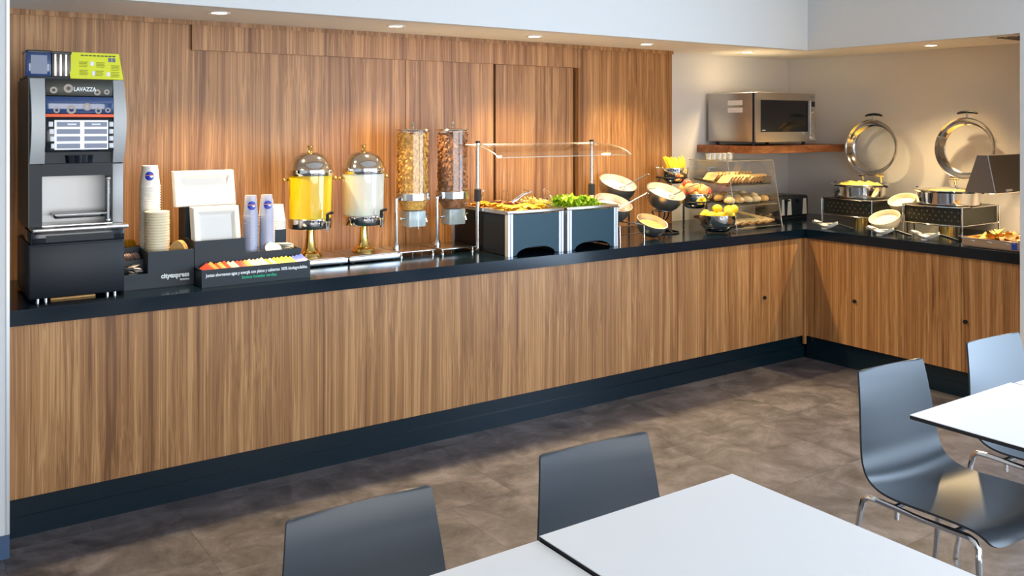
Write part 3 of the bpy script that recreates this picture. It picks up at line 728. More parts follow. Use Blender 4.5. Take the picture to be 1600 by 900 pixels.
dispenser(2.082, 4.452, 'milk_white', 'chrome-domed dispenser of white milk on a pedestal coloured gold for its reflections')

# ================================================================= CEREAL DISPENSERS
def cereal(x, y, flake, label, fl_label, seed):
    random.seed(seed)
    d = thing('cereal_dispenser', label, 'dispenser', (x, y, CT), 0, 'cereal dispensers')
    bp = B(-.148, .082, -.130, .135, .022, .029, bev=.002).obj('base_plate', 'steel', d)
    for px_, py_ in ((-.135, -.118), (.062, -.118), (-.135, .12), (.062, .12)):
        MB().lathe([(0, 0), (.011, 0), (.011, .006), (.006, .012), (.006, .022), (0, .022)], 14).obj('foot', 'chrome', bp)
        bp.children[-1].location = (px_, py_, 0)
    po = MB().tube([(-.120, -.03, .029), (-.120, -.03, .315)], .010, 12).obj('post', 'chrome', d)
    MB().lathe([(0, .029), (.018, .029), (.020, .045), (.016, .062), (.010, .070)], 20, (-.120, -.03, 0)).obj('post_collar', 'chrome', po)
    MB().lathe([(.096, .300), (.099, .302), (.099, .340), (.096, .342)], 44).obj('band', 'steel', d)
    MB().tube([(-.120, -.03, .312), (-.094, -.02, .318)], .008, 8).obj('bracket', 'chrome', d)
    MB().lathe([(.0955, .300), (.0955, .690)], 44).obj('tube', 'acrylic', d)
    MB().lathe([(.0955, .300), (.090, .275), (.066, .240), (.060, .235)], 44).obj('funnel', 'acrylic', d)
    lid = MB().lathe([(0, .688), (.100, .688), (.102, .694), (.098, .700), (.030, .708), (0, .708)], 44).obj('lid', 'chrome', d)
    MB().lathe([(0, .706), (.008, .706), (.006, .716), (.011, .726), (.009, .736), (.004, .742), (0, .743)], 16).obj('lid_knob', 'chrome', lid)
    v = B(-.050, .058, -.050, .050, .150, .240, bev=.006).obj('valve_housing', 'valve_grey', d)
    MB().lathe([(.062, .140), (.062, .236)], 28).obj('valve_shroud', 'acrylic', d)
    MB().tube([(-.085, -.02, .198), (.074, -.02, .198)], .006, 8).obj('valve_axle', 'chrome', v)
    kn = MB()
    for a in (0, 2.1, 4.2): kn.tube([(.072, -.02, .198), (.078, -.02+.026*math.cos(a+.4), .198+.026*math.sin(a+.4))], [.005, .006], 8)
    kn.sph((-.088, -.02, .198), .009, 10, 8); kn.obj('turn_knob', 'chrome', v)
    # cereal: flakes packed against the wall of the tube, one uncountable fill
    m = MB(); m.lathe([(0, .245), (.056, .245), (.074, .28), (.078, .302), (.078, .672), (0, .680)], 40)
    for k in range(1700):
        z = random.uniform(.25, .678); rr = .087 if z > .30 else .058+(z-.25)*.58
        a = random.uniform(0, 2*PI); r = rr-random.uniform(0, .007)
        s1 = random.uniform(.0065, .0115); s2 = s1*random.uniform(.5, .9)
        m.x = Matrix.Rotation(a, 4, 'Z') @ T(r, 0, z) @ Matrix.Rotation(random.uniform(0, PI), 4, 'X') @ Matrix.Rotation(PI/2+random.uniform(-.8, .8), 4, 'Y')
        m._app([(-s1, -s2*.5, 0), (0, -s2, .002), (s1, -s2*.4, 0), (s1*.9, s2*.6, 0), (0, s2, .002), (-s1*.9, s2*.5, 0)], [(0, 1, 4, 5), (1, 2, 3, 4)])
    m.x = Matrix.Identity(4)
    o = m.obj('cereal_fill', flake, None, 30, flip=False); o.location = (x, y, CT)
    tag(o, fl_label, 'cereal', None, 'stuff')
cereal(2.405, 4.492, 'corn_flake', 'clear tube cereal dispenser filled with golden corn flakes', 'golden corn flakes packed in the dispenser tube', 11)
cereal(2.655, 4.472, 'choco_flake', 'clear tube cereal dispenser filled with brown chocolate cereal', 'brown chocolate cereal packed in the dispenser tube', 12)

# ================================================================= SNEEZE GUARD
g = thing('sneeze_guard', 'clear acrylic sneeze guard on two steel posts over the cold wells', 'sneeze guard', (2.738, 4.330, CT))
PX2 = .842
for x in (0, PX2):
    p = MB().tube([(x, 0, .0), (x, 0, .30), (x, 0, .62)], .0115, 14).obj('post', 'steel', g)
    MB().lathe([(0, 0), (.017, 0), (.017, .012), (.012, .018)], 20, (x, 0, 0)).obj('post_foot', 'black_plastic', p)
    MB().lathe([(.0115, .285), (.020, .290), (.0215, .32), (.020, .355), (.0115, .362)], 20, (x, 0, 0)).obj('height_collar', 'black_rubber', p)
    MB().cyl((x, 0, 0), .014, .62, .632, 16).obj('post_cap', 'black_plastic', p)
    MB().tube([(x+.014, -.01, .612), (x+.030, -.05, .598)], .007, 8).obj('clamp', 'steel', p)
sect = [(.045, .610), (-.05, .606), (-.12, .600), (-.20, .586), (-.26, .567), (-.295, .546)]
m = MB()
def pan(th): return [(y, z+th) for y, z in sect]
m.prism(pan(.0025)+pan(-.0025)[::-1], -.055, PX2+.065, 'x')
pn = m.obj('panel', 'acrylic', g, 50)
MB().tube([(-.055, sect[-1][0], sect[-1][1]), (PX2+.065, sect[-1][0], sect[-1][1])], .003, 6).obj('polished_edge', 'clear_edge', pn)
for x in (-.055, PX2+.065): MB().tube([(x, y, z) for y, z in sect], .003, 6).obj('polished_edge', 'clear_edge', pn)
MB().tube([(-.055, sect[0][0], sect[0][1]), (PX2+.065, sect[0][0], sect[0][1])], .003, 6).obj('polished_edge', 'clear_edge', pn)

# ================================================================= COLD WELLS
def well(x0, x1, label):
    y0, y1, h = 4.048, 4.66, .232
    L = x1-x0
    wl = thing('cold_well', label, 'food well', (x0, y0, CT), 0, 'cold food wells')
    n = 14; arch = [(.03, 0), (.03, h-.004), (L-.03, h-.004), (L-.03, 0), (L-.06, .004)]
    cxa = L/2; ra = L/2-.06
    arch += [(cxa+ra*math.cos(a), .004+.042*math.sin(a)) for a in [PI*k/n for k in range(1, n)]]+[(.06, .004)]
    MB().prism(arch, .004, .014, 'y').obj('front_panel', 'well_panel', wl, 20)
    MB().prism(arch, y1-y0-.014, y1-y0-.004, 'y').obj('rear_panel', 'well_panel', wl, 20)
    B(.004, .012, .02, y1-y0-.02, .004, h-.004).obj('side_panel', 'black_plastic', wl)
    B(L-.012, L-.004, .02, y1-y0-.02, .004, h-.004).obj('side_panel', 'black_plastic', wl)
    B(.012, L-.012, .06, y1-y0-.06, .03, .185).obj('tub', 'black_plastic', wl)
    for sx in (0, L-.032):
        for sy in (0, y1-y0-.032):
            p = MB().box(sx, sx+.013, sy, sy+.032, 0, h).box(sx+.019, sx+.032, sy, sy+.032, 0, h).box(sx+.004, sx+.028, sy+.006, sy+.028, 0, h)
            p.obj('corner_post', 'alu', wl)
    r = MB(); e = .004
    r.box(-e, L+e, -e, .028, h, h+.018, bev=.004).box(-e, L+e, y1-y0-.028, y1-y0+e, h, h+.018, bev=.004)
    r.box(-e, .022, .02, y1-y0-.02, h, h+.017).box(L-.022, L+e, .02, y1-y0-.02, h, h+.017)
    r.box(.02, L-.02, .290, .306, h, h+.016).box(L*.5-.006, L*.5+.006, .30, y1-y0-.03, h, h+.016)
    r.obj('rim', 'steel', wl)
    B(.012, L-.012, .015, y1-y0-.015, .186, .224).obj('pan', 'steel', wl)
    return wl
XA0, XA1, XB0, XB1 = 2.757, 3.140, 3.168, 3.552
WA = well(XA0, XA1, 'dark blue cold well with aluminium corners holding yellow melon'); WB_ = well(XB0, XB1, 'dark blue cold well with aluminium corners holding lettuce')
def piece_mesh(kind):
    m = MB()
    if kind == 'slice':      # curved fruit wedge
        m.grid(lambda a, b_: ((a-.5)*.075, (b_-.5)*.030, .006*math.sin(PI*a)+.0055*math.sin(PI*b_)), 5, 3)
        m.grid(lambda a, b_: ((a-.5)*.075, (b_-.5)*.030, .006*math.sin(PI*a)-.002*math.sin(PI*b_)), 5, 3)
        bmesh.ops.remove_doubles(m.bm, verts=m.bm.verts[:], dist=1e-6)
    elif kind == 'cube': m.box(-.014, .014, -.012, .012, -.011, .011, bev=.003, seg=1)
    elif kind == 'sheet':
        m.grid(lambda a, b_: ((a-.5)*.085, (b_-.5)*.06, .005*math.sin(5*a+2*b_)+.003), 6, 4)
        m.grid(lambda a, b_: ((a-.5)*.085, (b_-.5)*.06, .005*math.sin(5*a+2*b_)), 6, 4)
    elif kind == 'leaf':
        def fn(a, b_, o=0):
            u_, v_ = a-.5, b_-.5; r = .5-.5*abs(u_)*1.1
            return (u_*.09, v_*.085*r*2, .014*u_*u_*4+.012*math.sin(14*a+3*b_)*abs(v_)*2+.010*math.sin(17*b_)*abs(v_)*2+o)
        m.grid(fn, 9, 7); m.grid(lambda a, b_: fn(a, b_, .0015), 9, 7)
    return m
def heap(pile, kind, mat, name, label, group, x0, x1, y0, y1, n, seed, tilt=.35, rzr=(0, PI), cat='fruit', shrink=1.0, size=(.85, 1.05), tries=4, z0=.226):
    random.seed(seed); me = None
    for k in range(n):
        fx, fy = ((k*.618034+.21) % 1), ((k*.754878+.37) % 1)
        if me is None: o = piece_mesh(kind).obj(name, mat); me = o.data
        else: o = bpy.data.objects.new(name, me); COL.objects.link(o)
        o.location = (x0+(x1-x0)*fx, y0+(y1-y0)*fy, 0); o.rotation_euler = (random.uniform(-tilt, tilt), random.uniform(-tilt, tilt), random.uniform(*rzr))
        s_ = random.uniform(*size); o.scale = (s_, s_, s_); tag(o, label, cat, group)
        sp = [(x0+(x1-x0)*((fx+.2911*q) % 1), y0+(y1-y0)*((fy+.4377*q) % 1)) for q in range(tries)]
        pile.lay(o, CT+z0, CT+.40, .002, shrink, .0012, sp)
ZW = CT+.215
PA = Pile(*[c_ for c_ in WA.children if c_.type == 'MESH']); PB = Pile(*[c_ for c_ in WB_.children if c_.type == 'MESH'])
heap(PA, 'slice', 'melon', 'melon_slice', 'yellow melon slice heaped in the front pan of the cold well', 'yellow melon slices', XA0+.068, XA1-.068, 4.100, 4.312, 64, 21, .06, (-.3, .3), 'fruit', .93)
heap(PA, 'slice', 'papaya', 'papaya_slice', 'orange papaya slice heaped in the rear pan beside the melon', 'orange papaya slices', XA0+.066, XA0+.145, 4.378, 4.612, 34, 22, .06, (-.3, .3), 'fruit', .93)
heap(PA, 'sheet', 'ham', 'ham_slice', 'folded ham slice in the rear pan of the melon well', 'ham slices', XA0+.245, XA1-.072, 4.395, 4.600, 16, 23, .08, (-.35, .35), 'ham', .92, (.8, .95))
heap(PB, 'leaf', 'lettuce', 'lettuce_leaf', 'frilly green lettuce leaf heaped in the front pan', 'lettuce leaves', XB0+.072, XB1-.072, 4.125, 4.292, 40, 24, .22, (0, PI*2), 'lettuce', .52, (.8, 1.05), 4, .236)
heap(PB, 'cube', 'cheese', 'cheese_cube', 'yellow cheese cube in the rear pan behind the lettuce', 'cheese cubes', XB0+.042, XB0+.166, 4.376, 4.612, 40, 25, .12, cat='cheese', size=(.68, .82), tries=7)
heap(PB, 'sheet', 'onion', 'onion_slice', 'pale pink onion slice in the rear pan behind the lettuce', 'onion slices', XB0+.245, XB1-.072, 4.395, 4.600, 16, 26, .08, (-.35, .35), 'onion', .92, (.8, .95))
def utensil(loc, rz, name, label, L=.11, up=.055, mat='chrome', group='serving tongs in the cold wells'):
    u_ = thing(name, label, 'tongs', loc, rz, group)
    for s_ in (-1, 1):
        MB().tube([(0, s_*.008, up), (L*.35, s_*.018, up*.85), (L*.7, s_*.020, up*.35), (L, s_*.012, 0)], [.003, .004, .004, .005], 6).obj('arm', mat, u_)
    MB().tube([(0, -.008, up), (-.010, -.005, up+.006), (-.013, 0, up+.008), (-.010, .005, up+.006), (0, .008, up)], .004, 6).obj('spring_bend', mat, u_)
    return u_
for k, (x, y, rz_, lab) in enumerate([(XA0+.10, 4.62, -1.9, 'steel tongs resting on the papaya beside the guard post'), (XA0+.19, 4.60, -2.6, 'steel tongs lying between the papaya and the ham'),
        (XA1-.06, 4.56, -2.2, 'steel tongs standing in the ham slices'), (XA1-.02, 4.36, 2.9, 'steel tongs across the melon pan edge'),
        (XB0+.09, 4.60, -1.8, 'steel tongs standing in the cheese cubes'), (XB1-.12, 4.62, -1.9, 'steel tongs standing in the onion slices'), (XB0+.03, 4.25, .6, 'steel tongs lying beside the lettuce')]):
    u_ = utensil((x, y, ZW+.050), rz_, 'serving_tongs', lab); (PA if x < XA1+.01 else PB).lay(u_, CT+.22, CT+.40, .003, 1.0, .004)

# ================================================================= BOWLS AND RACKS
def bowl_prof(r, h, t=.0022):
    out = [(0, 0), (r*.42, 0)]+[(r*(.42+.58*math.sin(a)), h*(1-math.cos(a))) for a in [PI/2*k/9 for k in range(1, 10)]]
    out += [(r+.004, h+.001), (r+.004, h+.004), (r-t, h+.004)]
    out += [(r*(.42+.58*math.sin(a))-t, h*(1-math.cos(a))+t) for a in [PI/2*k/9 for k in range(9, 0, -1)]]+[(0, t)]
    return out
def bowl_r(r, h, z):
    c_ = max(-1, min(1, 1-z/h)); return r*(.42+.58*math.sin(math.acos(c_)))
def bowl(name, label, loc, r, h, tilt=None, group=None, mat='steel_soft', fill=None, fill_z=.65, fill_label=None, fill_cat='food', ladle=None, lad_label=None):
    b_ = MB().lathe(bowl_prof(r, h), 44).obj(name, mat); tag(b_, label, 'bowl', group)
    R = Matrix.Identity(4) if tilt is None else tilt
    mw_ = T(*loc) @ R @ T(0, 0, -h*.0); b_.matrix_world = mw_
    if fill:
        z = h*fill_z; rr = bowl_r(r, h, z)-.004
        # surface of the food stays level even when the bowl is tilted a little less than its rim
        f = MB().lathe([(rr*.995, -.006), (rr, 0), (rr*.8, .004), (rr*.4, .007), (0, .007)], 40).obj('bowl_filling', fill); f.matrix_world = mw_ @ T(0, 0, z)
        tag(f, fill_label, fill_cat, None, 'stuff')
    if ladle:
        l_ = thing('ladle', lad_label, 'ladle', (0, 0, 0)); l_.matrix_world = T(*ladle[0])
        d_ = Vector(ladle[1])-Vector(ladle[0])
        MB().tube([(0, 0, 0), tuple(d_*.9), tuple(d_), tuple(d_+Vector((.012, 0, -.006)))], .0042, 8).obj('handle', 'steel', l_)
        MB().sph((0, 0, -.006), (.026, .026, .014), 14, 8).obj('scoop', 'steel', l_)
    return b_
TY = Matrix.Rotation(math.radians(24), 4, 'X')     # tipped towards the diner (-Y)
TX = Matrix.Rotation(math.radians(-26), 4, 'Y')    # tipped towards -X
def rk(pts, r=.004): return MB().tube(pts, r, 8)
def tilted(cx, cy, zc, r, h, rot):                # bowl base so that the rim centre sits at (cx, cy, zc)
    o = rot @ Vector((0, 0, h)); return (cx-o.x, cy-o.y, zc-o.z)
BA1 = (4.02, 4.58, 1.232); BA2 = (3.815, 4.39, 1.122); BB1 = (4.235, 4.345, 1.178); BB2 = (3.975, 4.20, 1.006)
bowl('steel_bowl', 'steel bowl of white yogurt, highest on the tilted bowl rack', tilted(*BA1, .128, .115, TY), .128, .115, TY, 'tilted steel bowls', fill='yogurt', fill_label='white yogurt in the highest tilted bowl', fill_cat='yogurt', ladle=((4.05, 4.57, 1.20), (4.265, 4.55, 1.285)), lad_label='long steel ladle in the white yogurt')
bowl('steel_bowl', 'steel bowl of pink yogurt behind the corner of the lettuce well', tilted(*BA2, .122, .115, TY), .122, .115, TY, 'tilted steel bowls', fill='yogurt_pink', fill_label='pink yogurt in the tilted bowl beside the lettuce well', fill_cat='yogurt', ladle=((3.86, 4.37, 1.09), (4.07, 4.35, 1.175)), lad_label='long steel ladle in the pink yogurt')
bowl('steel_bowl', 'steel bowl of cream yogurt on the wire rack in front of the bananas', tilted(*BB1, .128, .115, TY), .128, .115, TY, 'tilted steel bowls', fill='yogurt_cream', fill_label='cream yogurt in the tilted bowl before the bananas', fill_cat='yogurt', ladle=((4.28, 4.33, 1.15), (4.50, 4.32, 1.220)), lad_label='long steel ladle in the cream yogurt')
bowl('steel_bowl', 'small steel bowl of orange granola standing on the black worktop', tilted(*BB2, .098, .088, TY), .098, .088, TY, 'tilted steel bowls', fill='granola', fill_label='orange granola in the small bowl on the worktop', fill_cat='granola')
# rack for the first two bowls
ra = thing('bowl_rack', 'black and chrome stepped rack under the white and pink yogurt bowls', 'rack', (3.66, 4.15, CT))
for x in (0, .20): rk([(x, 0, 0), (x, 0, .098), (x, .30, .098), (x, .30, 0)]).obj('front_leg', 'chrome', ra)
rk([(0, 0, .098), (.20, 0, .098)]).obj('front_bar', 'chrome', ra); rk([(0, .30, .098), (.20, .30, .098)]).obj('middle_bar', 'chrome', ra)
rk([(0, 0, .048), (.20, 0, .048)], .003).obj('lower_bar', 'chrome', ra); rk([(0, .30, .048), (.20, .30, .048)], .003).obj('lower_bar', 'chrome', ra)
for x in (.27, .45): rk([(x, .42, 0), (x, .42, .225), (x, .53, .225), (x, .53, 0)], .0055).obj('rear_leg', 'black_plastic', ra)
rk([(.27, .42, .225), (.45, .42, .225)], .0055).obj('rear_bar', 'black_plastic', ra); rk([(.27, .53, .225), (.45, .53, .225)], .0055).obj('rear_bar', 'black_plastic', ra)
rk([(.20, .30, .048), (.27, .42, .048)], .004).obj('link', 'black_plastic', ra)
# rack for cream yogurt
rb = thing('bowl_rack', 'black scrolled wire rack under the cream yogurt bowl', 'rack', (4.235, 4.38, CT))
MB().tube([(.07*math.cos(a), .07*math.sin(a), .150) for a in [2*PI*k/24 for k in range(24)]], .004, 8, True).obj('ring', 'chrome', rb)
for k in range(3):
    a = .5+2*PI*k/3; c_, s_ = math.cos(a), math.sin(a)
    rk([(.068*c_, .068*s_, .150), (.055*c_, .055*s_, .11), (.02*c_, .02*s_, .07), (.06*c_, .06*s_, .03), (.11*c_, .11*s_, .004)], .005).obj('scroll_leg', 'black_plastic', rb)
MB().tube([(.11*math.cos(a), .11*math.sin(a), .005) for a in [2*PI*k/24 for k in range(24)]], .005, 8, True).obj('base_ring', 'black_plastic', rb)
# fruit tower
ft_ = thing('fruit_rack', 'black three-tier wire rack holding banana, apple and lemon bowls', 'rack', (4.555, 4.20, CT))
FB = [(4.545, 4.17, .906, .122, .112), (4.575, 4.405, 1.045, .108, .100), (4.553, 4.612, 1.205, .118, .112)]
for k, (x, y, z, r, h) in enumerate(FB):
    lx, ly, lz = x-4.555, y-4.20, z-CT
    zr = lz+.045; R_ = bowl_r(r, h, .045)+.006
    MB().tube([(lx+R_*math.cos(a), ly+R_*math.sin(a), zr) for a in [2*PI*q/28 for q in range(28)]], .004, 8, True).obj('ring', 'black_plastic', ft_)
    for s_ in (-1, 1):
        if k == 0: rk([(lx+s_*R_, ly, zr), (lx+s_*R_*1.02, ly, .004)], .004).obj('leg', 'black_plastic', ft_)
        else: rk([(lx+s_*R_, ly, zr), (lx+s_*(R_+.012), ly, zr-.02), (lx+s_*(R_+.012), ly, .004)], .005).obj('leg', 'black_plastic', ft_)
    if k:
        R0 = bowl_r(FB[k-1][3], FB[k-1][4], .045)
        rk([(FB[k-1][0]-4.555, FB[k-1][1]-4.20+R0+.006, FB[k-1][2]-CT+.045), (lx, ly-R_, zr)], .004).obj('link', 'black_plastic', ft_)
names = ['lemons', 'apples', 'bananas']
for k, (x, y, z, r, h) in enumerate(FB):
    bowl('fruit_bowl', 'polished steel bowl full of '+names[k]+' on the wire rack', (x, y, z), r, h, None, 'steel fruit bowls', mat='chrome')
random.seed(5)
def fruit_layers(c, r, spots, make):
    for q in spots: make(*q)
lx, ly, lz = 4.545, 4.17, 1.005
lem = None
def lemon_at(x, y, z, rz_):
    global lem
    if lem is None:
        m = MB(); m.sph((0, 0, 0), (.0325, .0292, .0292), 18, 12, lambda p: Vector((p.x*(1+.16*abs(p.x)**6), p.y, p.z))); o = m.obj('lemon', 'lemon'); lem = o.data
    else: o = bpy.data.objects.new('lemon', lem); COL.objects.link(o)
    o.location = (x, y, z); o.rotation_euler = (random.uniform(-.5, .5), random.uniform(-.5, .5), rz_)
    tag(o, 'yellow lemon heaped in the lowest fruit bowl', 'lemon', 'lemons in the lowest bowl')
for q in settle(16, .0318, FB[0][0], FB[0][1], FB[0][2], FB[0][3], FB[0][4], 4): lemon_at(*q, random.uniform(0, 6))
ap = {}
def apple_at(x, y, z, mat):
    if mat not in ap:
        m = MB(); m.sph((0, 0, 0), (.037, .037, .034), 20, 14, lambda p: Vector((p.x*(1-.10*(p.z < 0)*(-p.z)), p.y*(1-.10*(p.z < 0)*(-p.z)), p.z-.28*math.exp(-((p.x**2+p.y**2)*14))*(1 if p.z > 0 else 0)))); o = m.obj('apple', mat); ap[mat] = o
        MB().tube([(0, 0, .022), (.002, 0, .032), (.005, 0, .040)], .0018, 6).obj('stem', 'banana_tip', o)
    else: o = dup(ap[mat])
    o.location = (x, y, z); o.rotation_euler = (random.uniform(-.6, .6), random.uniform(-.6, .6), random.uniform(0, 6))
    tag(o, ('deep red' if mat == 'apple_red' else 'golden red')+' apple heaped in the middle fruit bowl', 'apple', 'apples in the middle bowl')
for k, q in enumerate(settle(14, .0355, FB[1][0], FB[1][1], FB[1][2], FB[1][3], FB[1][4], 8)): apple_at(*q, ('apple_red', 'apple_gold', 'apple_gold')[k % 3])
bx_, by_, bz_ = FB[2][:3]
ban = None
for k in range(8):
    # upright fingers fanning out of the bowl, bowed towards the diner
    row, q = (0, k-2.5) if k < 6 else (1, (k-6.5)*2.2)
    if ban is None:
        pts = []; rr = []
        for i in range(13):
            t = i/12; a = -.85+1.7*t
            pts.append((0, -.128*math.cos(a)+.128*math.cos(.85), .092+.128*math.sin(a)/math.sin(.85)*.70)); rr.append(.0130*(.62+.38*min(1, t*1.7))*(.40, .70, .88, 1, 1, 1, 1, 1, 1, .98, .92, .76, .42)[i])
        ban = MB().tube(pts, rr, 8).obj('banana', 'banana', None, 25)
        MB().tube([pts[-1], (0, pts[-1][1]+.001, pts[-1][2]+.003)], .0040, 6).obj('stem', 'banana_tip', ban); o = ban
    else: o = dup(ban)
    o.location = (bx_+q*.0190, by_+(-.012 if row == 0 else .048)+.004*(k % 2), bz_+.004+.0022*q*q); o.rotation_euler = (.02, q*.085, -q*.04)
    tag(o, 'ripe yellow banana standing in the highest fruit bowl', 'banana', 'bananas in the highest bowl')

# ================================================================= BREAD DISPLAY CASE
AC = 0
dc = thing('bread_display_case', 'clear acrylic three-shelf bread case with slanted front', 'display case', (4.712, 4.15, CT), AC)
CW, CD, CH = .473, .45, .473
def side(x): return MB().prism([(0, 0), (CD, 0), (CD, CH), (.085, CH)], x, x+.005, 'x')
side(0).obj('side_panel', 'acrylic', dc); side(CW).obj('side_panel', 'acrylic', dc)
B(0, CW+.005, .085, CD, CH, CH+.005).obj('top_panel', 'acrylic', dc); B(.005, CW, CD-.005, CD, 0, CH).obj('back_panel', 'acrylic', dc)
fr = MB().prism([(0, .002), (.005, 0), (.088, CH-.002), (.083, CH)], .005, CW, 'x').obj('front_flap', 'acrylic', dc)
for x in (.0025, CW+.0025):
    MB().tube([(x, 0, 0), (x, .085, CH), (x, CD, CH)], .003, 6).obj('polished_edge', 'clear_edge', dc)
MB().tube([(0, .085, CH), (CW, .085, CH)], .003, 6).obj('polished_edge', 'clear_edge', dc)
shz = [.040, .190, .325]
B(.35, .43, .058, .064, .315, .360).obj('label_holder', 'hood_metal', fr)
bpy.context.view_layer.update()
dcm = dc.matrix_world.copy()
def incase(lx, ly, lz): return dcm @ Vector((lx, ly, lz))
for k, z in enumerate(shz):
    yf = .012+.085*z/CH
    sl = .10
    m = MB().prism([(yf, z-.030), (CD-.01, z+sl*(CD-.01-yf)-.030), (CD-.01, z+sl*(CD-.01-yf)-.026), (yf, z-.026)], .006, CW-.001, 'x')
    m.obj('shelf', 'acrylic', dc)
    MB().tube([(.006, yf, z-.028), (CW, yf, z-.028)], .0028, 6).obj('shelf_edge', 'clear_edge', dc)
    tr = MB().prism([(yf+.012, z-.024), (CD-.03, z+sl*(CD-.03-yf)-.024), (CD-.03, z+sl*(CD-.03-yf)-.010), (CD-.036, z+sl*(CD-.03-yf)-.018), (yf+.018, z-.018), (yf+.012, z-.012)], .02, CW-.02, 'x').obj('bread_tray', 'tray_dark')
    tr.location = dc.location; tr.rotation_euler = (0, 0, AC)
    tag(tr, 'dark tray under the '+['flat bread on the lowest', 'pastries on the middle', 'sliced toast on the top'][k]+' shelf of the bread case', 'tray')
random.seed(9)
def bread(name, mesh, loc, rot, label, cat, group):
    o = bpy.data.objects.new(name, mesh); COL.objects.link(o); p = incase(*loc)
    o.location = p; o.rotation_euler = (rot[0], rot[1], rot[2]+AC); return tag(o, label, cat, group)
def add_child(o, mesh, name):
    c_ = bpy.data.objects.new(name, mesh); COL.objects.link(c_); c_.parent = o
def slice_poly(w_, h_): return [(-w_/2, 0), (w_/2, 0), (w_/2, h_*.68), (w_*.55, h_*.82), (w_*.40, h_), (-w_*.40, h_), (-w_*.55, h_*.82), (-w_/2, h_*.68)]
def tmpmesh(mb, mat):
    o = mb.obj('t', mat); me = o.data; bpy.data.objects.remove(o); return me
ts = tmpmesh(MB().prism(slice_poly(.105, .078), 0, .011, 'z'), 'toast')
tsc = tmpmesh(MB().prism([(x*1.035, y*1.03-.0015) for x, y in slice_poly(.105, .078)], .0012, .0098, 'z'), 'crust')
for row in range(2):
    for k in range(11):
        o = bread('toast_slice', ts, (.040+.0355*k+.008*row, .17+.14*row, shz[2]-.0055+.012*row), (0, math.radians(-24), math.radians(90)-PI/2+random.uniform(-.05, .05)), 'toasted bread slice leaning in the row on the top shelf of the bread case', 'bread', 'toast slices on the top shelf')
        o.rotation_euler = (Matrix.Rotation(math.radians(52+random.uniform(-5, 5)), 3, 'Y') @ Matrix.Rotation(PI/2+random.uniform(-.05, .05), 3, 'Z') @ Matrix.Rotation(PI/2, 3, 'X')).to_euler(); add_child(o, tsc, 'crust')
rl = tmpmesh(MB().sph((0, 0, 0), (.044, .034, .026), 16, 10, lambda p: Vector((p.x, p.y*(1-.25*p.x*p.x), max(p.z, -.55)))), 'pastry')
rl2 = tmpmesh(MB().sph((0, 0, 0), (.042, .038, .027), 16, 10, lambda p: Vector((p.x, p.y, max(p.z, -.55)))), 'flatbread')
for r_ in range(3):
    for k in range(5):
        bread('bread_roll', (rl2, rl, rl2)[(r_+k) % 3], (.056+.0895*k+.004*(r_ % 2), .115+.105*r_, shz[1]+.0055+.010*r_), (random.uniform(-.1, .1), random.uniform(-.1, .1), random.uniform(-.35, .35)), 'golden bread roll on the middle shelf of the bread case', 'bread roll', 'rolls on the middle shelf')
fb = tmpmesh(MB().prism(slice_poly(.10, .105), 0, .012, 'z'), 'flatbread'); fbc = tmpmesh(MB().prism([(x*1.035, y*1.03-.0015) for x, y in slice_poly(.10, .105)], .0012, .0108, 'z'), 'crust')
for r_ in range(3):
    for k in range(5):
        o = bread('bread_slice', fb, (.066+.083*k, .046+.110*r_, shz[0]-.0075+.011*r_), (0, 0, random.uniform(-.12, .12)), 'pale bread slice lying on the lowest shelf of the bread case', 'bread', 'bread slices on the lowest shelf')
        o.rotation_euler = (math.radians(6), math.radians(-9.5+random.uniform(-.5, .5)), AC+random.uniform(-.02, .02)); add_child(o, fbc, 'crust')
gj = MB().lathe([(0, 0), (.020, 0), (.025, .040), (.027, .042), (.023, .042), (.018, .004), (0, .004)], 22)
gm = tmpmesh(gj, 'clear_edge')
for k in range(5):
    o = bread('glass_ramekin', gm, (.05+.054*k, .30+.004*(k % 2), CH+.0055), (0, 0, 0), 'small clear glass ramekin on top of the bread case', 'glass', 'glass ramekins on the bread case')

# ================================================================= TOASTER
tt = thing('toaster', 'black and steel four-slot toaster behind the bread case', 'toaster', (5.475, 4.40, CT))
B(.0, .335, .0, .25, .022, .185, bev=.018, seg=3).obj('body', 'black_plastic', tt)
B(.008, .327, .008, .242, 0, .026, bev=.004).obj('base', 'black_gloss', tt)
for x in (.105, .285): MB().prism([(x-.026, .040), (x+.026, .040), (x+.016, .160), (x-.016, .160)], -.003, .004, 'y').obj('steel_fascia', 'alu', tt)
for x in (.03, ): MB().prism([(x-.018, .040), (x+.018, .040), (x+.012, .160), (x-.012, .160)], -.003, .004, 'y').obj('steel_fascia', 'alu', tt)
for x in (.07, .15, .23, .29): B(x-.011, x+.011, .04, .22, .184, .187).obj('slot', 'steel', tt)
for x in (.07, .20): B(x-.02, x+.02, -.02, .0, .145, .158, bev=.003).obj('lever', 'black_gloss', tt)

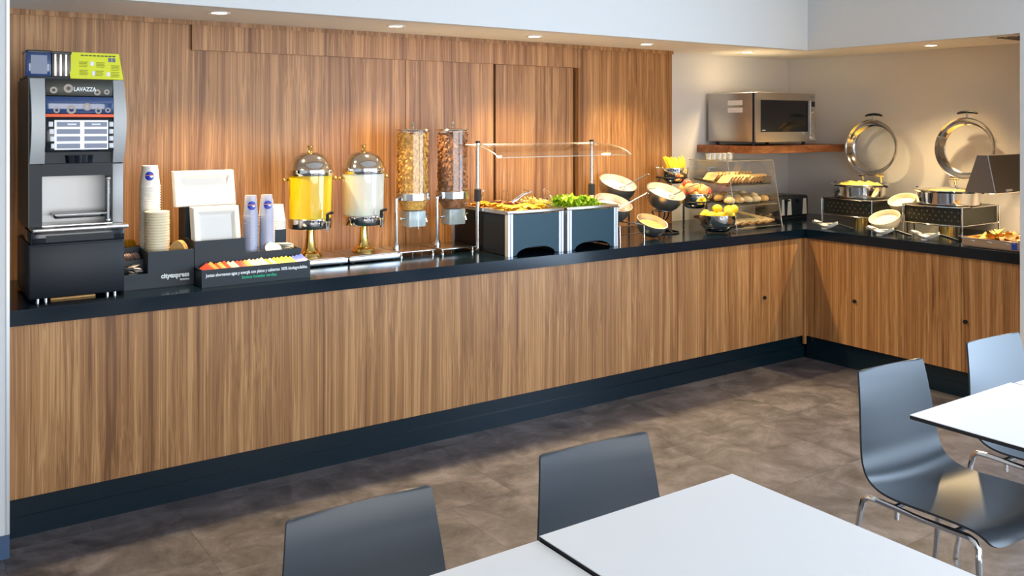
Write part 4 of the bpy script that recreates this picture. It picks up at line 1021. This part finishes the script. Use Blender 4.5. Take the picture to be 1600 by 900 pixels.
# ================================================================= CHAFING DISHES
def chafer_stand(y, label):
    s_ = thing('chafer_stand', label, 'stand', (5.60, y, CT), 0, 'chafer stands')
    W2, DX = .205, .48
    def bowed(x0, off, n=14): return [(x0-.030*math.cos(PI*(k/n-.5))+off, -W2+.008+(2*W2-.016)*k/n) for k in range(n+1)]
    MB().prism(bowed(.035, 0)+[(DX-.01, W2-.008), (DX-.01, -W2+.008)], .075, .185, 'z').obj('burner_box', 'stand_dark', s_, 25)
    MB().prism([(x-.006, yy*1.01) for x, yy in bowed(.035, 0)]+[(DX-.004, W2-.004), (DX-.004, -W2+.004)], .184, .190, 'z').obj('top_plate', 'stand_dark', s_, 25)
    fr_ = [(x-.012, yy*1.01, .188) for x, yy in bowed(.035, 0)]
    MB().tube(fr_, .005, 8).obj('top_rail', 'chrome', s_)
    MB().tube([(x, yy, .070) for x, yy, z in fr_], .0045, 8).obj('lower_rail', 'chrome', s_)
    for e in (-1, 1):
        MB().tube([(.024, e*W2, .188), (DX, e*W2, .188)], .005, 8).obj('top_rail', 'chrome', s_)
        MB().tube([(.024, e*W2, .070), (DX, e*W2, .070)], .0045, 8).obj('lower_rail', 'chrome', s_)
        for x in (.024, DX): MB().tube([(x, e*W2, 0), (x, e*W2, .188)], .006, 8).obj('leg', 'chrome', s_)
    m = MB()
    for r_ in range(3):
        for k in range(9):
            t = (k+.5+.5*(r_ % 2))/10; x = .035-.030*math.cos(PI*(t-.5)); yy = -W2+.008+(2*W2-.016)*t
            m.box(x-.002, x+.002, yy-.004, yy+.004, .098+r_*.027, .108+r_*.027)
    o = m.obj('perforation', 'hood_metal', s_); o['kind'] = 'stuff'
    MB().cyl((.20, 0, 0), .045, .0, .06, 24).obj('burner_can', 'goldtone', s_)
    return s_
def chafer(y, rad, lidr, zl, yl, label, xl=6.035):
    c_ = thing('chafing_dish', label, 'chafing dish', (5.83, y, CT+.190), 0, 'round chafing dishes')
    R_ = rad
    MB().lathe([(0, 0), (R_*.86, 0), (R_*.90, .006), (R_*.93, .085), (R_, .095), (R_+.006, .098), (R_+.006, .103), (R_-.008, .103), (R_*.88, .092), (R_*.86, .06), (0, .06)], 56).obj('pan', 'chrome', c_)
    MB().tube([(R_*.0, -R_-.004, .097), (0, -R_-.020, .090)], .010, 8).obj('pan_lug', 'black_plastic', c_); MB().tube([(0, R_+.004, .100), (0, R_+.018, .098)], .010, 8).obj('pan_lug', 'black_plastic', c_)
    lx_, ly_, lz_ = xl-5.83, yl-y, zl-(CT+.190)
    lid = thing('lid', None, None); del_ = None
    lid.parent = c_; lid.location = (lx_, ly_, lz_); lid.rotation_euler = (0, -PI/2+math.radians(4), 0)
    # lid axis is local Z, pointing to -X (towards the diner)
    rg = [(lidr*.785, -.024), (lidr*.84, -.016), (lidr*.92, .012), (lidr*.965, .030), (lidr*.985, .034), (lidr, .028), (lidr*.985, .010), (lidr*.90, -.024), (lidr*.79, -.032), (lidr*.785, -.024)]
    MB().lathe(rg, 64).obj('lid_ring', 'steel_polished', lid)
    MB().lathe([(0, -.036), (lidr*.4, -.034), (lidr*.79, -.027)], 48).obj('lid_glass', 'glass', lid)
    h_ = MB().tube([(lidr*.98, 0, .004), (lidr+.034, 0, .004)], .007, 8).obj('handle_stem', 'chrome', lid)
    MB().tube([(lidr+.030, -.070, .004), (lidr+.038, -.045, .004), (lidr+.042, 0, .004), (lidr+.038, .045, .004), (lidr+.030, .070, .004)], [.006, .009, .010, .009, .006], 10).obj('handle_grip', 'black_plastic', lid)
    for s_ in (-1, 1):
        zb = lz_-lidr
        m = MB().tube([(lx_-.01, ly_+s_*.075-.03, zb+.005), (lx_-.01, ly_+s_*.075+.03, zb+.005)], .014, 12)
        m.tube([(lx_-.01, ly_+s_*.075, zb), (R_+.004, ly_+s_*.075, .100), (R_-.02, s_*.065, .085)], .009, 8); m.obj('hinge', 'chrome', c_)
    return c_
chafer_stand(3.935, 'dark perforated burner stand under the scrambled egg dish'); chafer_stand(3.292, 'dark perforated burner stand under the stew dish by the hood')
chafer(3.965, .198, .210, 1.452, 3.997, 'chrome round chafing dish of scrambled eggs with its glass lid raised')
chafer(3.292, .216, .210, 1.463, 3.284, 'chrome round chafing dish of orange stew with its glass lid raised')
def food_mound(name, mat, label, loc, r, h, bump, seed):
    random.seed(seed); ph = [(random.choice((-1, 1))*random.uniform(30, 150), random.choice((-1, 1))*random.uniform(30, 150), random.uniform(0, 6)) for _ in range(8)]
    def fn(a, b_):
        rr = r*a; th = 2*PI*b_; x, y = rr*math.cos(th), rr*math.sin(th)
        z = h*(1-a**3)+bump*sum(math.sin(p*x+q*y+s_) for p, q, s_ in ph)/4*(1 if a < .97 else 0)
        return (x, y, z)
    m = MB().grid(fn, 22, 64); bmesh.ops.remove_doubles(m.bm, verts=m.bm.verts[:], dist=1e-5)
    m.lathe([(r, 0), (r*.98, -.02), (0, -.02)], 64)
    o = m.obj(name, mat, None, 60); o.location = loc; return tag(o, label, 'food', None, 'stuff')
food_mound('scrambled_eggs', 'egg', 'yellow scrambled eggs piled in the chafing dish near the corner', (5.83, 3.965, CT+.270), .172, .034, .011, 31)
food_mound('orange_stew', 'bean_stew', 'orange stew filling the chafing dish next to the heat hood', (5.83, 3.292, CT+.272), .184, .016, .002, 32)
# small ribbed steel bowls between the dishes, cream reflection painted as body colour
BE = (5.485, 3.545, 1.000); BD = (5.80, 3.612, 1.098)
bowl('cream_tinted_bowl', 'small tilted steel bowl in its cream reflection colour, standing on the worktop between the chafing dishes', tilted(*BE, .098, .080, TX), .098, .080, TX, 'cream-tinted steel bowls between the dishes', mat='cream', fill='yogurt_cream', fill_label='pale sauce in the lower cream-tinted bowl', fill_cat='sauce')
bowl('cream_tinted_bowl', 'small tilted steel bowl in its cream reflection colour, raised on the rear wire stand between the chafing dishes', tilted(*BD, .092, .078, TX), .092, .078, TX, 'cream-tinted steel bowls between the dishes', mat='cream', fill='yogurt_cream', fill_label='pale sauce in the raised cream-tinted bowl', fill_cat='sauce')
rs = thing('bowl_rack', 'small black wire stand under the raised cream-tinted bowl', 'rack', (5.835, 3.612, CT))
MB().tube([(.05*math.cos(a), .05*math.sin(a), .128) for a in [2*PI*k/20 for k in range(20)]], .004, 8, True).obj('ring', 'black_plastic', rs)
for k in range(4):
    a = PI/4+PI/2*k; rk([(.05*math.cos(a), .05*math.sin(a), .128), (.062*math.cos(a), .062*math.sin(a), 0)], .004).obj('leg', 'black_plastic', rs)
rs = thing('bowl_rest', 'small black ring rest under the lower cream-tinted bowl', 'rack', (5.50, 3.545, CT))
MB().lathe([(.026, 0), (.046, 0), (.046, .009), (.026, .0115)], 24).obj('ring', 'black_plastic', rs)
# spoon rests with serving spoons
for k, (x, y, lab) in enumerate([(5.335, 3.905, 'before the scrambled egg stand'), (5.325, 3.475, 'before the cream-tinted bowls'), (5.335, 3.170, 'before the stew stand')]):
    def fn(a, b_, o=0):
        u_, v_ = a-.5, b_-.5; wd = .045*math.sin(PI*(.10+.82*a))**.7
        return (v_*2*wd, -u_*.17, .014+.010*math.sin(2*PI*a+.9)+.020*(v_*2)**2+.014*u_*u_*4+o)
    m = MB().grid(fn, 14, 8); m.grid(lambda a, b_: fn(a, b_, -.004), 14, 8); m.lathe([(0, 0), (.022, 0), (.020, .014), (0, .014)], 20)
    sr = m.obj('spoon_rest', 'ceramic', None, 60); sr.location = (x, y, CT); sr.rotation_euler = (0, 0, math.radians(14)); tag(sr, 'white wavy ceramic spoon rest '+lab, 'spoon rest', 'white spoon rests')
    sp = thing('serving_spoon', 'serving spoon with a black handle lying on the rest '+lab, 'spoon', (x, y, CT+.026), math.radians(14), 'serving spoons on the rests')
    MB().sph((0, .035, .012), (.022, .034, .007), 14, 8).obj('bowl', 'steel', sp)
    MB().tube([(0, .002, .012), (.002, -.05, .016), (.004, -.10, .010)], .0045, 8).obj('neck', 'steel', sp)
    MB().tube([(.004, -.095, .011), (.004, -.14, -.002), (.004, -.20, -.016)], [.007, .009, .007], 8).obj('handle', 'black_plastic', sp)
# chips tray and heat hood
ct = thing('chips_tray', 'shallow steel tray of tortilla chips at the end of the side counter', 'tray', (5.245, 2.545, CT))
TW, TL = .34, .335
m = MB().box(0, TW, 0, TL, .004, .010).box(0, .005, 0, TL, .008, .052).box(TW-.005, TW, 0, TL, .008, .052).box(.005, TW-.005, 0, .005, .008, .052).box(.005, TW-.005, TL-.005, TL, .008, .052)
m.obj('pan', 'steel', ct)
m = MB()
m.tube([(0, 0, .052), (TW, 0, .052), (TW, TL, .052), (0, TL, .052)], .004, 8, True).obj('rolled_rim', 'chrome', ct)
for k in range(3): B(-.004, .0, .06+k*.10, .085+k*.10, .034, .042, bev=.001).obj('clip', 'chrome', ct)
B(-.003, .0, .015, .045, .012, .046).obj('blue_tab', 'pack_blue', ct)
MB().box(.04, .075, TL+.0, TL+.045, .012, .050, bev=.004).obj('side_grip', 'black_plastic', ct)
B(.04, .075, TL, TL+.046, .0505, .054).obj('grip_cap', 'steel', ct)
for x in (.03, TW-.03):
    for y in (.03, TL-.03): MB().cyl((x, y, 0), .01, 0, .005, 10).obj('foot', 'black_rubber', ct)
random.seed(41)
m = MB(); tri = [(-.036, -.026), (.036, -.026), (0, .042)]
def cz(x, y): return 7*x*x-3*y*y
N = 6; vv = []; ff = []
for th in (0, .0022):
    base_i = len(vv); idx = {}
    for i in range(N+1):
        for j in range(N+1-i):
            a, b_ = i/N, j/N; c2 = 1-a-b_
            x = a*tri[0][0]+b_*tri[1][0]+c2*tri[2][0]; y = a*tri[0][1]+b_*tri[1][1]+c2*tri[2][1]
            idx[i, j] = len(vv); vv.append((x, y, cz(x, y)+th))
    for i in range(N):
        for j in range(N-i):
            ff.append((idx[i, j], idx[i+1, j], idx[i, j+1]))
            if i+j < N-1: ff.append((idx[i+1, j], idx[i+1, j+1], idx[i, j+1]))
m._app(vv, ff); cme = tmpmesh(m, 'chip')
pl_ = Pile(*[c_ for c_ in ct.children if c_.type == 'MESH'])
for k in range(75):
    fx, fy = (k*.618034) % 1, (k*.754878+.13) % 1
    o = bpy.data.objects.new('tortilla_chip', cme); COL.objects.link(o)
    o.location = (5.297+.236*fx, 2.594+.238*fy, 0); o.rotation_euler = (random.uniform(-.42, .42), random.uniform(-.42, .42), random.uniform(0, 6))
    tag(o, 'orange tortilla chip piled in the shallow steel tray', 'chip', 'tortilla chips in the tray')
    pl_.lay(o, CT+.012, CT+.25, .003, .86, .0012, [(5.297+.236*((fx+.2911*q) % 1), 2.594+.238*((fy+.4377*q) % 1)) for q in range(2)])
hd = thing('heat_hood', 'grey trapezoid metal heat hood reaching out from the wall over the chips', 'hood', (5.35, 2.735, 1.217))
v = [(0, 0, 0), (.80, 0, 0), (.80, .185, 0), (0, .185, 0), (.03, .061, .224), (.80, .061, .224), (.80, .126, .224), (.03, .126, .224)]
m = MB()._app(v, [(0, 1, 5, 4), (1, 2, 6, 5), (2, 3, 7, 6), (3, 0, 4, 7), (4, 5, 6, 7), (0, 3, 2, 1)])
m.obj('shell', 'hood_metal', hd, 10)
MB().tube([(0, 0, 0), (.03, .061, .224)], .0025, 6).obj('corner_seam', 'alu', hd)
B(.12, .19, -.004, .004, .008, .022).obj('switch_plate', 'alu', hd)
B(.74, .80, .05, .14, .05, .20).obj('wall_bracket', 'black_plastic', hd)

lt = MB().tube([(.12, .092, -.006), (.66, .092, -.006)], .008, 10).obj('heat_tube', 'heat_glow', hd)
l = bpy.data.lights.new('heat_light', 'AREA'); l.shape = 'RECTANGLE'; l.size = .5; l.size_y = .08; l.energy = 5; l.color = (1, .72, .42)
o = bpy.data.objects.new('heat_light', l); COL.objects.link(o); o.location = (.36, .092, -.018); o.parent = hd
